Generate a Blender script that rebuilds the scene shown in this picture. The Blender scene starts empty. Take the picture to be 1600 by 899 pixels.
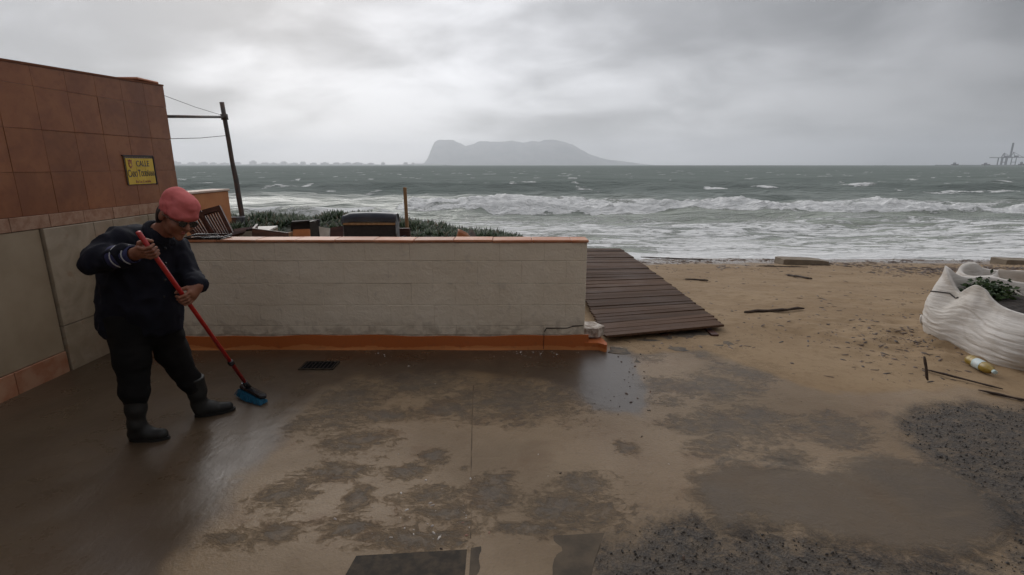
import bpy, math, random
import numpy as np
from mathutils import Vector, Matrix, Euler

# ------------------------------------------------------------------ camera, sky, sun, exposure
scene = bpy.context.scene
col = scene.collection
H = 1.65                       # eye height
F = 800.0                      # focal length in pixels of a 1600 px wide frame
PITCH = math.radians(13.46)
cam_d = bpy.data.cameras.new('camera')
cam = bpy.data.objects.new('camera', cam_d); col.objects.link(cam)
cam.location = (0, 0, H)
cam.rotation_euler = (math.pi/2 - PITCH, 0, 0)
cam_d.sensor_width = 36.0; cam_d.lens = 36.0*F/1600.0
cam_d.clip_start = 0.05; cam_d.clip_end = 60000
scene.camera = cam

SUN_AZ = math.radians(-24)     # left of the view direction (+Y)
SUN_EL = math.radians(24)
SUND = Vector((math.sin(SUN_AZ)*math.cos(SUN_EL), math.cos(SUN_AZ)*math.cos(SUN_EL), math.sin(SUN_EL)))
sun_d = bpy.data.lights.new('sun', 'SUN'); sun = bpy.data.objects.new('sun', sun_d); col.objects.link(sun)
sun_d.energy = 0.8; sun_d.angle = math.radians(40); sun_d.color = (1.0, 0.97, 0.92)
sun.rotation_euler = (-SUND).to_track_quat('-Z', 'Y').to_euler()

def build_world():
    w = bpy.data.worlds.new('World'); scene.world = w; w.use_nodes = True
    nt = w.node_tree; N = nt.nodes; L = nt.links; N.clear()
    out = N.new('ShaderNodeOutputWorld'); bg = N.new('ShaderNodeBackground')
    bg.inputs['Strength'].default_value = 0.1
    L.new(bg.outputs[0], out.inputs[0])
    sky = N.new('ShaderNodeTexSky'); sky.sky_type = 'NISHITA'; sky.sun_disc = False
    sky.sun_elevation = SUN_EL; sky.sun_rotation = SUN_AZ
    tc = N.new('ShaderNodeTexCoord')
    sep = N.new('ShaderNodeSeparateXYZ'); L.new(tc.outputs['Generated'], sep.inputs[0])
    def m(op, a, b=None, c=None, clamp=False):
        n = N.new('ShaderNodeMath'); n.operation = op; n.use_clamp = clamp
        for i, x in enumerate((a, b, c)):
            if x is None: continue
            if hasattr(x, 'links'): L.new(x, n.inputs[i])
            else: n.inputs[i].default_value = x
        return n.outputs[0]
    z = m('MAXIMUM', sep.outputs['Z'], 0.0)
    k = m('DIVIDE', 1.0, m('ADD', z, 0.30))
    comb = N.new('ShaderNodeCombineXYZ')
    L.new(m('MULTIPLY', sep.outputs['X'], k), comb.inputs[0]); L.new(m('MULTIPLY', sep.outputs['Y'], k), comb.inputs[1])
    def noise(scale, detail, rough, dist, off, rot):
        mp = N.new('ShaderNodeMapping'); mp.inputs['Location'].default_value = off
        mp.inputs['Rotation'].default_value = (0, 0, rot); mp.inputs['Scale'].default_value = (1.0, 1.2, 1)
        L.new(comb.outputs[0], mp.inputs[0])
        n = N.new('ShaderNodeTexNoise'); n.inputs['Scale'].default_value = scale; n.inputs['Detail'].default_value = detail
        n.inputs['Roughness'].default_value = rough; n.inputs['Distortion'].default_value = dist
        L.new(mp.outputs[0], n.inputs['Vector']); return n.outputs['Fac']
    n1 = noise(0.706, 6, 0.45, 0.3, (-8.18, 12.48, 0), 0.711); n2 = noise(2.4, 6, 0.5, 0.4, (-18.56, -9.11, 0), 0.77)
    cl = m('ADD', m('MULTIPLY', n1, 0.72), m('MULTIPLY', n2, 0.28))          # about 0.5
    mr = N.new('ShaderNodeMapRange'); mr.interpolation_type = 'SMOOTHSTEP'; L.new(cl, mr.inputs[0])
    mr.inputs[1].default_value = 0.38; mr.inputs[2].default_value = 0.62; mr.inputs[3].default_value = 0.40; mr.inputs[4].default_value = 1.16
    # thinner cloud round the hidden sun
    dp = N.new('ShaderNodeVectorMath'); dp.operation = 'DOT_PRODUCT'; L.new(tc.outputs['Generated'], dp.inputs[0])
    g = Vector((math.sin(SUN_AZ), math.cos(SUN_AZ), -0.02)).normalized(); dp.inputs[1].default_value = g
    gr = N.new('ShaderNodeMapRange'); gr.interpolation_type = 'SMOOTHSTEP'; L.new(dp.outputs['Value'], gr.inputs[0])
    gr.inputs[1].default_value = 0.30; gr.inputs[2].default_value = 1.0; gr.inputs[3].default_value = 2.2; gr.inputs[4].default_value = 6.9
    zen = m('ADD', 1.0, m('MULTIPLY', m('MAXIMUM', m('SUBTRACT', z, 0.12), 0.0), 2.7))          # an overcast sky is brighter towards the zenith
    b = m('MULTIPLY', m('MULTIPLY', mr.outputs[0], zen), gr.outputs[0])
    cc = N.new('ShaderNodeCombineColor'); L.new(m('MULTIPLY', b, 0.985), cc.inputs[0]); L.new(m('MULTIPLY', b, 0.985), cc.inputs[1]); L.new(m('MULTIPLY', b, 1.02), cc.inputs[2])
    mx = N.new('ShaderNodeMix'); mx.data_type = 'RGBA'; mx.inputs['Factor'].default_value = 0.95
    L.new(sky.outputs[0], mx.inputs['A']); L.new(cc.outputs[0], mx.inputs['B'])
    L.new(mx.outputs['Result'], bg.inputs['Color'])
build_world()

scene.view_settings.view_transform = 'Standard'; scene.view_settings.look = 'None'
scene.view_settings.exposure = 0.32; scene.view_settings.gamma = 1.0; scene.view_settings.use_curve_mapping = False
scene.cycles.use_denoising = True
scene.cycles.max_bounces = 6; scene.cycles.diffuse_bounces = 3; scene.cycles.glossy_bounces = 3
scene.cycles.transmission_bounces = 4; scene.cycles.volume_bounces = 1
scene.cycles.caustics_reflective = False; scene.cycles.caustics_refractive = False
scene.cycles.sample_clamp_indirect = 4.0

random.seed(7); rng = np.random.default_rng(7)

# ------------------------------------------------------------------ helpers
CP, SP = math.cos(PITCH), math.sin(PITCH)
def ray(px, py):
    u = (px-800)/F; v = (py-449.5)/F
    return Vector((u, CP - v*SP, -SP - v*CP))
def at(px, py, Y):
    d = ray(px, py); t = Y/d.y; return Vector((d.x*t, Y, H + d.z*t))
def atx(px, py, X):
    d = ray(px, py); t = X/d.x; return Vector((X, d.y*t, H + d.z*t))
def gz(px, py, z=0.0):
    d = ray(px, py); t = (z-H)/d.z; return Vector((d.x*t, d.y*t, z))

def hash3(ix, iy, iz, s):
    n = (ix*374761393 + iy*668265263 + iz*2147483647 + s*974634777) & 0xFFFFFFFF
    n = ((n ^ (n >> 13))*1274126177) & 0xFFFFFFFF
    n = ((n ^ (n >> 16))*2246822519) & 0xFFFFFFFF
    return ((n ^ (n >> 15)) & 0xFFFFFF)/float(0xFFFFFF)
def vnoise(x, y, z=0.0, s=0):
    x = np.asarray(x, float); y = np.asarray(y, float); z = np.asarray(z, float) + 0*x
    ix = np.floor(x).astype(np.int64); iy = np.floor(y).astype(np.int64); iz = np.floor(z).astype(np.int64)
    fx = x-ix; fy = y-iy; fz = z-iz
    fx = fx*fx*(3-2*fx); fy = fy*fy*(3-2*fy); fz = fz*fz*(3-2*fz)
    r = 0
    for dx in (0, 1):
        for dy in (0, 1):
            for dz in (0, 1):
                r = r + hash3(ix+dx, iy+dy, iz+dz, s)*np.where(dx, fx, 1-fx)*np.where(dy, fy, 1-fy)*np.where(dz, fz, 1-fz)
    return r
def fbm(x, y, z=0.0, o=4, s=0):
    a, t, r = 0.5, 0.0, 0.0
    for i in range(o):
        r = r + a*vnoise(np.asarray(x)*2**i, np.asarray(y)*2**i, np.asarray(z)*2**i, s+i*17); t += a; a *= 0.5
    return r/t
def sstep(a, b, x):
    t = np.clip((x-a)/(b-a), 0, 1); return t*t*(3-2*t)

WLOC = {}
def link(o, parent=None):
    col.objects.link(o)
    if parent is not None:
        o.parent = parent
        o.matrix_parent_inverse = Matrix.Translation(-WLOC[parent.name]) if parent.name in WLOC else Matrix.Identity(4)
    return o
def tag(o, label=None, cat=None, group=None, kind=None):
    if label: o['label'] = label
    if cat: o['category'] = cat
    if group: o['group'] = group
    if kind: o['kind'] = kind
    return o
def empty(name, loc, label=None, cat=None, group=None):
    o = bpy.data.objects.new(name, None); o.empty_display_size = 0.05
    col.objects.link(o); o.location = loc; WLOC[o.name] = Vector(loc)
    return tag(o, label, cat, group)
def mesh_obj(name, V, Fc, mat, parent=None, smooth=False, recentre=True, attrs=None):
    V = np.asarray(V, float)
    c = np.array([(V[:, 0].min()+V[:, 0].max())/2, (V[:, 1].min()+V[:, 1].max())/2, V[:, 2].min()]) if recentre else np.zeros(3)
    me = bpy.data.meshes.new(name)
    if isinstance(Fc, np.ndarray):
        nv, nf, k = len(V), len(Fc), Fc.shape[1]
        me.vertices.add(nv); me.vertices.foreach_set('co', (V-c).astype(np.float32).ravel())
        me.loops.add(nf*k); me.loops.foreach_set('vertex_index', Fc.astype(np.int32).ravel())
        me.polygons.add(nf); me.polygons.foreach_set('loop_start', np.arange(0, nf*k, k, dtype=np.int32))
        me.update(calc_edges=True)
    else:
        me.from_pydata([tuple(v) for v in (V-c)], [], Fc); me.update()
    if attrs:
        for k_, a in attrs.items():
            at_ = me.attributes.new(k_, 'FLOAT', 'POINT'); at_.data.foreach_set('value', np.asarray(a, np.float32).ravel())
    if smooth: me.polygons.foreach_set('use_smooth', np.ones(len(me.polygons), bool))
    me.validate()
    if mat: me.materials.append(mat)
    o = bpy.data.objects.new(name, me)
    o.location = c
    link(o, parent); WLOC[o.name] = Vector(c)
    return o
def copy_at(src, loc, parent=None, rot=None, scale=None, name=None):
    o = src.copy(); o.name = name or src.name.split('.')[0]
    col.objects.link(o); o.location = loc
    if rot is not None: o.rotation_euler = rot
    if scale is not None: o.scale = scale
    if parent is not None:
        o.parent = parent
        o.matrix_parent_inverse = Matrix.Translation(-WLOC[parent.name]) if parent.name in WLOC else Matrix.Identity(4)
    return o

class MB:
    def __init__(s): s.v = []; s.f = []
    def add(s, V, Fc):
        n = len(s.v); s.v.extend([tuple(p) for p in V]); s.f.extend([tuple(i+n for i in f) for f in Fc]); return s
    def box(s, lo, hi, M=None, bev=0.0):
        lo = Vector(lo); hi = Vector(hi)
        if bev <= 0:
            V = [Vector((x, y, z)) for x in (lo.x, hi.x) for y in (lo.y, hi.y) for z in (lo.z, hi.z)]
            Fc = [(0,1,3,2),(4,6,7,5),(0,4,5,1),(2,3,7,6),(0,2,6,4),(1,5,7,3)]
        else:   # chamfered box, 24 verts
            V = []; idx = {}
            for ix in (0, 1):
                for iy in (0, 1):
                    for iz in (0, 1):
                        c = [(lo, hi)[ix].x, (lo, hi)[iy].y, (lo, hi)[iz].z]
                        sg = [1 if i == 0 else -1 for i in (ix, iy, iz)]
                        for a in range(3):
                            p = list(c)
                            for b in range(3):
                                if b != a: p[b] += sg[b]*bev
                            idx[(ix, iy, iz, a)] = len(V); V.append(Vector(p))
            Fc = []
            def q(*k): Fc.append(tuple(idx[i] for i in k))
            for i in (0, 1):
                a = [(i,0,0,0),(i,1,0,0),(i,1,1,0),(i,0,1,0)]; q(*(a if i else a[::-1]))
                a = [(0,i,0,1),(0,i,1,1),(1,i,1,1),(1,i,0,1)]; q(*(a if i else a[::-1]))
                a = [(0,0,i,2),(1,0,i,2),(1,1,i,2),(0,1,i,2)]; q(*(a if i else a[::-1]))
            for i in (0, 1):
                for j in (0, 1):
                    fl = (i == j)
                    a = [(i,j,0,0),(i,j,1,0),(i,j,1,1),(i,j,0,1)]; q(*(a if not fl else a[::-1]))
                    a = [(i,0,j,0),(i,1,j,0),(i,1,j,2),(i,0,j,2)]; q(*(a if fl else a[::-1]))
                    a = [(0,i,j,1),(1,i,j,1),(1,i,j,2),(0,i,j,2)]; q(*(a if not fl else a[::-1]))
            for ix in (0, 1):
                for iy in (0, 1):
                    for iz in (0, 1):
                        a = [(ix,iy,iz,0),(ix,iy,iz,1),(ix,iy,iz,2)]; q(*(a if (ix+iy+iz) % 2 else a[::-1]))
        if M is not None: V = [M @ p for p in V]
        return s.add(V, Fc)
    def tube(s, pts, r, n=8, cap=True):
        pts = [Vector(p) for p in pts]; m = len(pts)
        rr = r if isinstance(r, (list, tuple)) else [r]*m
        V = []; ref = None
        for i, p in enumerate(pts):
            d = (pts[min(i+1, m-1)]-pts[max(i-1, 0)]).normalized()
            if ref is None: ref = d.orthogonal().normalized()
            a = (ref - d*ref.dot(d)).normalized(); ref = a; b = d.cross(a)
            for k in range(n):
                t = 2*math.pi*k/n; V.append(p + (a*math.cos(t)+b*math.sin(t))*rr[i])
        Fc = [(i*n+k, i*n+(k+1) % n, (i+1)*n+(k+1) % n, (i+1)*n+k) for i in range(m-1) for k in range(n)]
        if cap: Fc += [tuple(range(n))[::-1], tuple(range((m-1)*n, m*n))]
        return s.add(V, Fc)
    def lathe(s, prof, M=None, n=20, cap=True):
        V = []
        for (r, z) in prof:
            for k in range(n):
                t = 2*math.pi*k/n; V.append(Vector((r*math.cos(t), r*math.sin(t), z)))
        m = len(prof)
        Fc = [(i*n+k, i*n+(k+1) % n, (i+1)*n+(k+1) % n, (i+1)*n+k) for i in range(m-1) for k in range(n)]
        if cap: Fc += [tuple(range(n))[::-1], tuple(range((m-1)*n, m*n))]
        if M is not None: V = [M @ p for p in V]
        return s.add(V, Fc)
    def prism(s, poly, depth, M=None):      # polygon in local xy, extruded along local z
        n = len(poly)
        V = [Vector((x, y, 0)) for x, y in poly]+[Vector((x, y, depth)) for x, y in poly]
        Fc = [tuple(range(n))[::-1], tuple(range(n, 2*n))]+[(i, (i+1) % n, n+(i+1) % n, n+i) for i in range(n)]
        if M is not None: V = [M @ p for p in V]
        return s.add(V, Fc)
    def build(s, name, mat, parent=None, smooth=False):
        return mesh_obj(name, np.array([tuple(p) for p in s.v]), s.f, mat, parent, smooth)

def frame(origin, xdir, ydir):
    x = Vector(xdir).normalized(); z = x.cross(Vector(ydir)).normalized(); y = z.cross(x)
    M = Matrix((x, y, z)).transposed().to_4x4(); M.translation = Vector(origin); return M

# ---- materials
class NT:
    def __init__(s, name):
        s.m = bpy.data.materials.new(name); s.m.use_nodes = True; s.t = s.m.node_tree; s.N = s.t.nodes; s.L = s.t.links
        s.bsdf = s.N['Principled BSDF']; s.out = s.N['Material Output']
        s.tc = s.N.new('ShaderNodeTexCoord'); s.geo = s.N.new('ShaderNodeNewGeometry'); s.pos = s.geo.outputs['Position']
    def put(s, sock, x):
        if hasattr(x, 'links'): s.L.new(x, sock)
        else:
            if isinstance(x, (tuple, list)) and len(x) == 3 and sock.type == 'RGBA': x = (*x, 1)
            sock.default_value = x
    def math(s, op, a, b=None, c=None, clamp=False):
        n = s.N.new('ShaderNodeMath'); n.operation = op; n.use_clamp = clamp
        for i, x in enumerate((a, b, c)):
            if x is not None: s.put(n.inputs[i], x)
        return n.outputs[0]
    def noise(s, scale, detail=4, rough=0.55, dist=0.0, vec=None, stretch=None):
        v = vec or s.pos
        if stretch:
            mp = s.N.new('ShaderNodeMapping'); mp.inputs['Scale'].default_value = stretch; s.L.new(v, mp.inputs[0]); v = mp.outputs[0]
        n = s.N.new('ShaderNodeTexNoise'); s.L.new(v, n.inputs['Vector'])
        n.inputs['Scale'].default_value = scale; n.inputs['Detail'].default_value = detail
        n.inputs['Roughness'].default_value = rough; n.inputs['Distortion'].default_value = dist
        return n.outputs['Fac']
    def voro(s, scale, feature='F1', vec=None, out='Distance'):
        n = s.N.new('ShaderNodeTexVoronoi'); n.feature = feature; s.L.new(vec or s.pos, n.inputs['Vector']); n.inputs['Scale'].default_value = scale
        return n.outputs[out]
    def rng(s, x, a, b, c=0.0, d=1.0, smooth=True):
        n = s.N.new('ShaderNodeMapRange'); n.interpolation_type = 'SMOOTHSTEP' if smooth else 'LINEAR'
        s.put(n.inputs[0], x)
        for i, v in enumerate((a, b, c, d)): s.put(n.inputs[i+1], v)
        return n.outputs[0]
    def mix(s, f, a, b):
        n = s.N.new('ShaderNodeMix'); n.data_type = 'RGBA'
        s.put(n.inputs['Factor'], f); s.put(n.inputs['A'], a); s.put(n.inputs['B'], b); return n.outputs['Result']
    def mixf(s, f, a, b):
        n = s.N.new('ShaderNodeMix'); n.data_type = 'FLOAT'
        s.put(n.inputs['Factor'], f); s.put(n.inputs['A'], a); s.put(n.inputs['B'], b); return n.outputs['Result']
    def attr(s, name):
        n = s.N.new('ShaderNodeAttribute'); n.attribute_name = name; return n.outputs['Fac']
    def rand(s):
        n = s.N.new('ShaderNodeObjectInfo'); return n.outputs['Random']
    def island(s): return s.geo.outputs['Random Per Island']
    def bump(s, h, strength=0.5, dist=0.01, normal=None):
        n = s.N.new('ShaderNodeBump'); n.inputs['Strength'].default_value = strength; n.inputs['Distance'].default_value = dist
        s.L.new(h, n.inputs['Height'])
        if normal is not None: s.L.new(normal, n.inputs['Normal'])
        return n.outputs[0]
    def set(s, **k):
        for a, b in k.items():
            s.put(s.bsdf.inputs[{'color': 'Base Color', 'rough': 'Roughness', 'spec': 'Specular IOR Level', 'metal': 'Metallic',
                                 'normal': 'Normal', 'ior': 'IOR', 'alpha': 'Alpha', 'trans': 'Transmission Weight'}[a]], b)
        return s.m

def simple(name, c, c2=None, rough=0.7, scale=8, detail=5, bump=0.0, bscale=60, bdist=0.004, spec=0.4, metal=0.0, vary=0.0, stretch=None, lo=0.35, hi=0.65):
    n = NT(name)
    cc = c
    if c2 is not None: cc = n.mix(n.rng(n.noise(scale, detail, stretch=stretch), lo, hi), c, c2)
    if vary > 0:
        hsv = n.N.new('ShaderNodeHueSaturation'); n.put(hsv.inputs['Color'], cc)
        n.L.new(n.rng(n.rand(), 0, 1, 1-vary, 1+vary, False), hsv.inputs['Value']); cc = hsv.outputs[0]
    kw = dict(color=cc, rough=rough, spec=spec, metal=metal)
    if bump > 0: kw['normal'] = n.bump(n.noise(bscale, 5, stretch=stretch), bump, bdist)
    return n.set(**kw)

M = {}
# tiled house
def tile_mat():
    n = NT('terracotta_tile')
    a = n.noise(3.5, 6, 0.6, 0.4); b = n.noise(22, 5, 0.6)
    c = n.mix(n.rng(a, 0.32, 0.68), (0.190, 0.061, 0.020), (0.265, 0.098, 0.034))
    c = n.mix(n.math('MULTIPLY', n.rng(b, 0.5, 0.75), 0.5), c, (0.16, 0.05, 0.024))
    h = n.N.new('ShaderNodeHueSaturation'); n.put(h.inputs['Color'], c); n.L.new(n.rng(n.rand(), 0, 1, 0.9, 1.08, False), h.inputs['Value'])
    return n.set(color=h.outputs[0], rough=n.rng(b, 0.3, 0.7, 0.32, 0.5), spec=0.45, normal=n.bump(b, 0.12, 0.004))
M['tile'] = tile_mat()
M['grout'] = simple('tile_grout', (0.14, 0.048, 0.019), (0.17, 0.062, 0.026), 0.9, 12)
M['marble'] = simple('pink_marble', (0.31, 0.13, 0.07), (0.38, 0.21, 0.13), 0.45, 9, 7, 0.1, 40, vary=0.12)
M['stone_band'] = simple('rough_stone_band', (0.27, 0.14, 0.085), (0.37, 0.23, 0.155), 0.7, 14, 7, 0.35, 60, 0.006, vary=0.1)
M['panel'] = simple('beige_panel', (0.255, 0.192, 0.124), (0.315, 0.245, 0.165), 0.6, 2.2, 6, 0.1, 30)
def trav_mat():
    n = NT('travertine')
    a = n.noise(5, 7, 0.6, 0.6); sp = n.noise(11, 4, 0.5)
    c = n.mix(n.rng(a, 0.3, 0.7), (0.235, 0.185, 0.125), (0.34, 0.275, 0.20))
    c = n.mix(n.math('MULTIPLY', n.rng(sp, 0.58, 0.70), 0.6), c, (0.24, 0.15, 0.09))
    return n.set(color=c, rough=0.5, normal=n.bump(n.noise(35, 5), 0.15, 0.004))
M['trav'] = trav_mat()
M['orange_paint'] = simple('orange_render', (0.45, 0.17, 0.065), (0.52, 0.22, 0.09), 0.75, 3, 6, 0.2, 50)
M['coping'] = simple('coping_stone', (0.5, 0.36, 0.28), (0.6, 0.46, 0.38), 0.6, 6)
# block wall
def wallpaint():
    n = NT('white_masonry_paint')
    a = n.noise(1.6, 6, 0.6); b = n.noise(55, 5, 0.6); d = n.noise(9, 7, 0.65, 0.5)
    c = n.mix(n.rng(a, 0.3, 0.7), (0.69, 0.60, 0.475), (0.77, 0.685, 0.56))
    c = n.mix(n.math('MULTIPLY', n.rng(d, 0.57, 0.72), 0.4), c, (0.44, 0.39, 0.34))
    s = n.N.new('ShaderNodeSeparateXYZ'); n.L.new(n.pos, s.inputs[0])
    low = n.rng(s.outputs['Z'], 0.14, 0.36, 1.0, 0.0)                          # splashed dirt along the foot
    c = n.mix(n.math('MULTIPLY', low, n.rng(d, 0.40, 0.62, 0.05, 0.55)), c, (0.30, 0.24, 0.18))
    hh = n.math('ADD', n.math('MULTIPLY', b, 0.4), n.math('MULTIPLY', d, 1.2))
    return n.set(color=c, rough=0.75, spec=0.3, normal=n.bump(hh, 0.8, 0.012))
M['wallpaint'] = wallpaint()
M['mortar'] = simple('painted_mortar', (0.60, 0.525, 0.42), (0.38, 0.325, 0.26), 0.85, 14, 5, 0.3)
def plinth_mat():
    n = NT('orange_plinth_paint')
    s = n.N.new('ShaderNodeSeparateXYZ'); n.L.new(n.pos, s.inputs[0])
    w = n.noise(2.5, 5, 0.6)
    e = n.math('ADD', s.outputs['Z'], n.math('MULTIPLY', n.math('SUBTRACT', w, 0.5), 0.16))
    c = n.mix(n.rng(e, 0.028, 0.036), (0.56, 0.20, 0.060), (0.44, 0.112, 0.022))
    c = n.mix(n.math('MULTIPLY', n.rng(n.noise(16, 6), 0.55, 0.72), 0.4), c, (0.22, 0.09, 0.04))
    return n.set(color=c, rough=0.6, normal=n.bump(n.noise(45, 5), 0.3, 0.006))
M['plinth'] = plinth_mat()
M['cap'] = simple('clay_cap_tile', (0.42, 0.15, 0.065), (0.48, 0.23, 0.13), 0.5, 7, 6, 0.25, 60, 0.004, vary=0.18)
M['rubble'] = simple('broken_plaster', (0.55, 0.5, 0.44), (0.25, 0.2, 0.16), 0.9, 18, 6, 0.6, 50, 0.02)
# deck
def deck_mat():
    n = NT('weathered_deck_wood')
    g = n.noise(6, 6, 0.6, 0.3, stretch=(1.2, 22, 8)); a = n.noise(2, 5)
    c = n.mix(n.rng(g, 0.3, 0.7), (0.052, 0.026, 0.014), (0.094, 0.053, 0.033))
    c = n.mix(n.math('MULTIPLY', n.rng(a, 0.45, 0.7), 0.45), c, (0.098, 0.060, 0.040))
    c = n.mix(n.math('MULTIPLY', n.rng(n.noise(1.3, 7, 0.65), 0.52, 0.75), 0.4), c, (0.14, 0.095, 0.06))
    h = n.N.new('ShaderNodeHueSaturation'); n.put(h.inputs['Color'], c); n.L.new(n.rng(n.rand(), 0, 1, 0.72, 1.25, False), h.inputs['Value'])
    return n.set(color=h.outputs[0], rough=n.rng(a, 0.3, 0.7, 0.62, 0.8), spec=0.15, normal=n.bump(g, 0.35, 0.006))
M['deck'] = deck_mat()
M['darkwood'] = simple('dark_brown_wood', (0.045, 0.016, 0.012), (0.085, 0.032, 0.022), 0.5, 6, 6, 0.2, 30, stretch=(1, 1, 6))
M['stakewood'] = simple('bare_pine', (0.33, 0.19, 0.09), (0.24, 0.13, 0.06), 0.75, 8, 6, 0.3, 30, stretch=(4, 4, 0.6))
M['drift'] = simple('driftwood', (0.035, 0.022, 0.016), (0.075, 0.05, 0.036), 0.8, 20, 6, 0.5, 40)
M['steel'] = simple('rusted_grey_steel', (0.075, 0.07, 0.068), (0.12, 0.085, 0.07), 0.55, 10, 6, 0.2, metal=0.3)
M['wire'] = simple('wire', (0.1, 0.1, 0.1), None, 0.5, metal=0.5)
M['zinc'] = simple('dull_zinc', (0.22, 0.23, 0.25), (0.12, 0.11, 0.11), 0.5, 18, 6, 0.2, metal=0.4)
M['blackplastic'] = simple('black_plastic', (0.012, 0.012, 0.014), None, 0.25, spec=0.5)
M['leather'] = simple('blue_black_leatherette', (0.030, 0.032, 0.045), (0.045, 0.047, 0.06), 0.38, 9, 5, 0.15, 140, 0.002)
M['darkcloth'] = simple('dark_lining', (0.018, 0.014, 0.013), (0.028, 0.02, 0.018), 0.85, 40)
M['whiteboard'] = simple('worn_white_board', (0.55, 0.52, 0.47), (0.42, 0.38, 0.33), 0.55, 7)
M['brickorange'] = simple('orange_board', (0.42, 0.15, 0.05), (0.33, 0.11, 0.04), 0.7, 9)
M['iron'] = simple('cast_iron', (0.030, 0.024, 0.018), (0.062, 0.046, 0.031), 0.75, 22, 5, 0.3, metal=0.4)
M['concrete'] = simple('old_concrete', (0.18, 0.145, 0.105), (0.24, 0.195, 0.145), 0.85, 5, 7, 0.4, 30, 0.01)
M['slab'] = simple('wet_grey_slab', (0.052, 0.040, 0.028), (0.098, 0.073, 0.048), 0.85, 6, 7, 0.35, 60, 0.006, vary=0.1)
# person
M['skin'] = simple('skin', (0.27, 0.120, 0.072), (0.22, 0.088, 0.054), 0.5, 14, 4, 0.12, 160, 0.002)
M['hair'] = simple('dark_hair', (0.018, 0.012, 0.010), None, 0.5)
M['navy'] = simple('navy_jacket_cloth', (0.0055, 0.0058, 0.011), (0.009, 0.0095, 0.017), 0.85, 6, 5, 0.25, 220, 0.002, spec=0.2)
M['trouser'] = simple('black_trouser_cloth', (0.004, 0.0036, 0.0038), (0.007, 0.0064, 0.0062), 0.88, 8, 5, 0.2, 200, 0.002, spec=0.2)
M['rubber'] = simple('black_rubber', (0.008, 0.008, 0.008), (0.015, 0.014, 0.012), 0.6, 9, 5, 0.08, 40)
M['pink'] = simple('coral_pink_knit', (0.48, 0.115, 0.110), (0.56, 0.150, 0.145), 0.9, 12, 5, 0.35, 260, 0.002, spec=0.15)
M['cuffblue'] = simple('blue_cuff_knit', (0.022, 0.024, 0.075), (0.032, 0.034, 0.095), 0.85, 30, 4, 0.2, 260, 0.002)
M['cuffwhite'] = simple('white_cuff_stripe', (0.38, 0.38, 0.40), None, 0.85)
M['lens'] = simple('spectacle_lens', (0.02, 0.02, 0.02), None, 0.05, spec=0.7)
M['eye'] = simple('eye', (0.4, 0.38, 0.36), None, 0.2)
M['lip'] = simple('lip', (0.30, 0.09, 0.075), None, 0.5)
M['redpaint'] = simple('red_painted_metal', (0.42, 0.014, 0.012), (0.34, 0.012, 0.010), 0.3, 12, spec=0.5)
M['bristle'] = simple('blue_bristles', (0.008, 0.075, 0.145), (0.014, 0.13, 0.22), 0.5, 60)
M['sticker'] = simple('pale_sticker', (0.6, 0.7, 0.8), None, 0.4)
# sign
M['signyellow'] = simple('yellow_glazed_tile', (0.62, 0.42, 0.035), (0.54, 0.36, 0.03), 0.25, 8, spec=0.5, vary=0.05)
M['sign_ink_shadow'] = simple('dark_blue_glaze_and_shadow', (0.02, 0.018, 0.03), None, 0.3)  # lettering glaze, also the colour of the painted groove shadow
M['signborder'] = simple('dark_border_glaze', (0.05, 0.035, 0.03), (0.16, 0.11, 0.05), 0.35, 70)
M['signred'] = simple('red_brown_glaze', (0.22, 0.035, 0.02), None, 0.3)
# bag and litter
def bag_mat():
    n = NT('woven_white_sack')
    a = n.noise(2.5, 6, 0.6); b = n.noise(5, 6, 0.6, 0.5)
    c = n.mix(n.rng(a, 0.3, 0.7), (0.54, 0.50, 0.45), (0.65, 0.615, 0.575))
    c = n.mix(n.math('MULTIPLY', n.rng(b, 0.5, 0.75), 0.45), c, (0.31, 0.25, 0.19))
    w = n.noise(300, 2); f = n.noise(7, 5, 0.55, 0.4, stretch=(0.7, 0.7, 5.0))
    return n.set(color=c, rough=0.55, spec=0.35, normal=n.bump(n.math('ADD', n.math('MULTIPLY', w, 0.05), f), 0.5, 0.02))
M['bag'] = bag_mat()
M['bagflap'] = simple('dirty_sack_flap', (0.40, 0.33, 0.27), (0.50, 0.44, 0.38), 0.65, 6, 6, 0.3, 40)
M['soil'] = simple('dark_soil', (0.022, 0.018, 0.015), (0.045, 0.035, 0.028), 0.9, 20, 6, 0.6, 40, 0.02)
M['cord'] = simple('dark_seam_cord', (0.05, 0.045, 0.045), None, 0.8)
M['bottle'] = simple('yellow_plastic', (0.30, 0.20, 0.03), (0.24, 0.16, 0.025), 0.3, 8, spec=0.6)
M['bottlelabel'] = simple('bottle_label', (0.55, 0.6, 0.6), (0.35, 0.5, 0.5), 0.4, 18)
def leaf_mat(name, a, b, c):
    n = NT(name)
    r = n.island()
    cc = n.mix(n.rng(r, 0.0, 0.7), a, b); cc = n.mix(n.math('MULTIPLY', n.rng(r, 0.86, 0.95), 0.8), cc, c)
    return n.set(color=cc, rough=0.5, spec=0.4)
M['iceplant'] = leaf_mat('ice_plant_leaf', (0.016, 0.034, 0.013), (0.042, 0.070, 0.022), (0.11, 0.05, 0.02))
M['weed'] = leaf_mat('weed_leaf', (0.025, 0.05, 0.018), (0.055, 0.095, 0.03), (0.07, 0.09, 0.03))
M['debris'] = leaf_mat('beach_litter', (0.035, 0.020, 0.014), (0.100, 0.060, 0.038), (0.17, 0.115, 0.075))
M['chips'] = leaf_mat('plaster_chips', (0.55, 0.5, 0.45), (0.35, 0.3, 0.27), (0.3, 0.13, 0.08))
M['gravel'] = leaf_mat('loose_gravel', (0.020, 0.017, 0.014), (0.048, 0.038, 0.030), (0.16, 0.13, 0.10))
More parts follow.
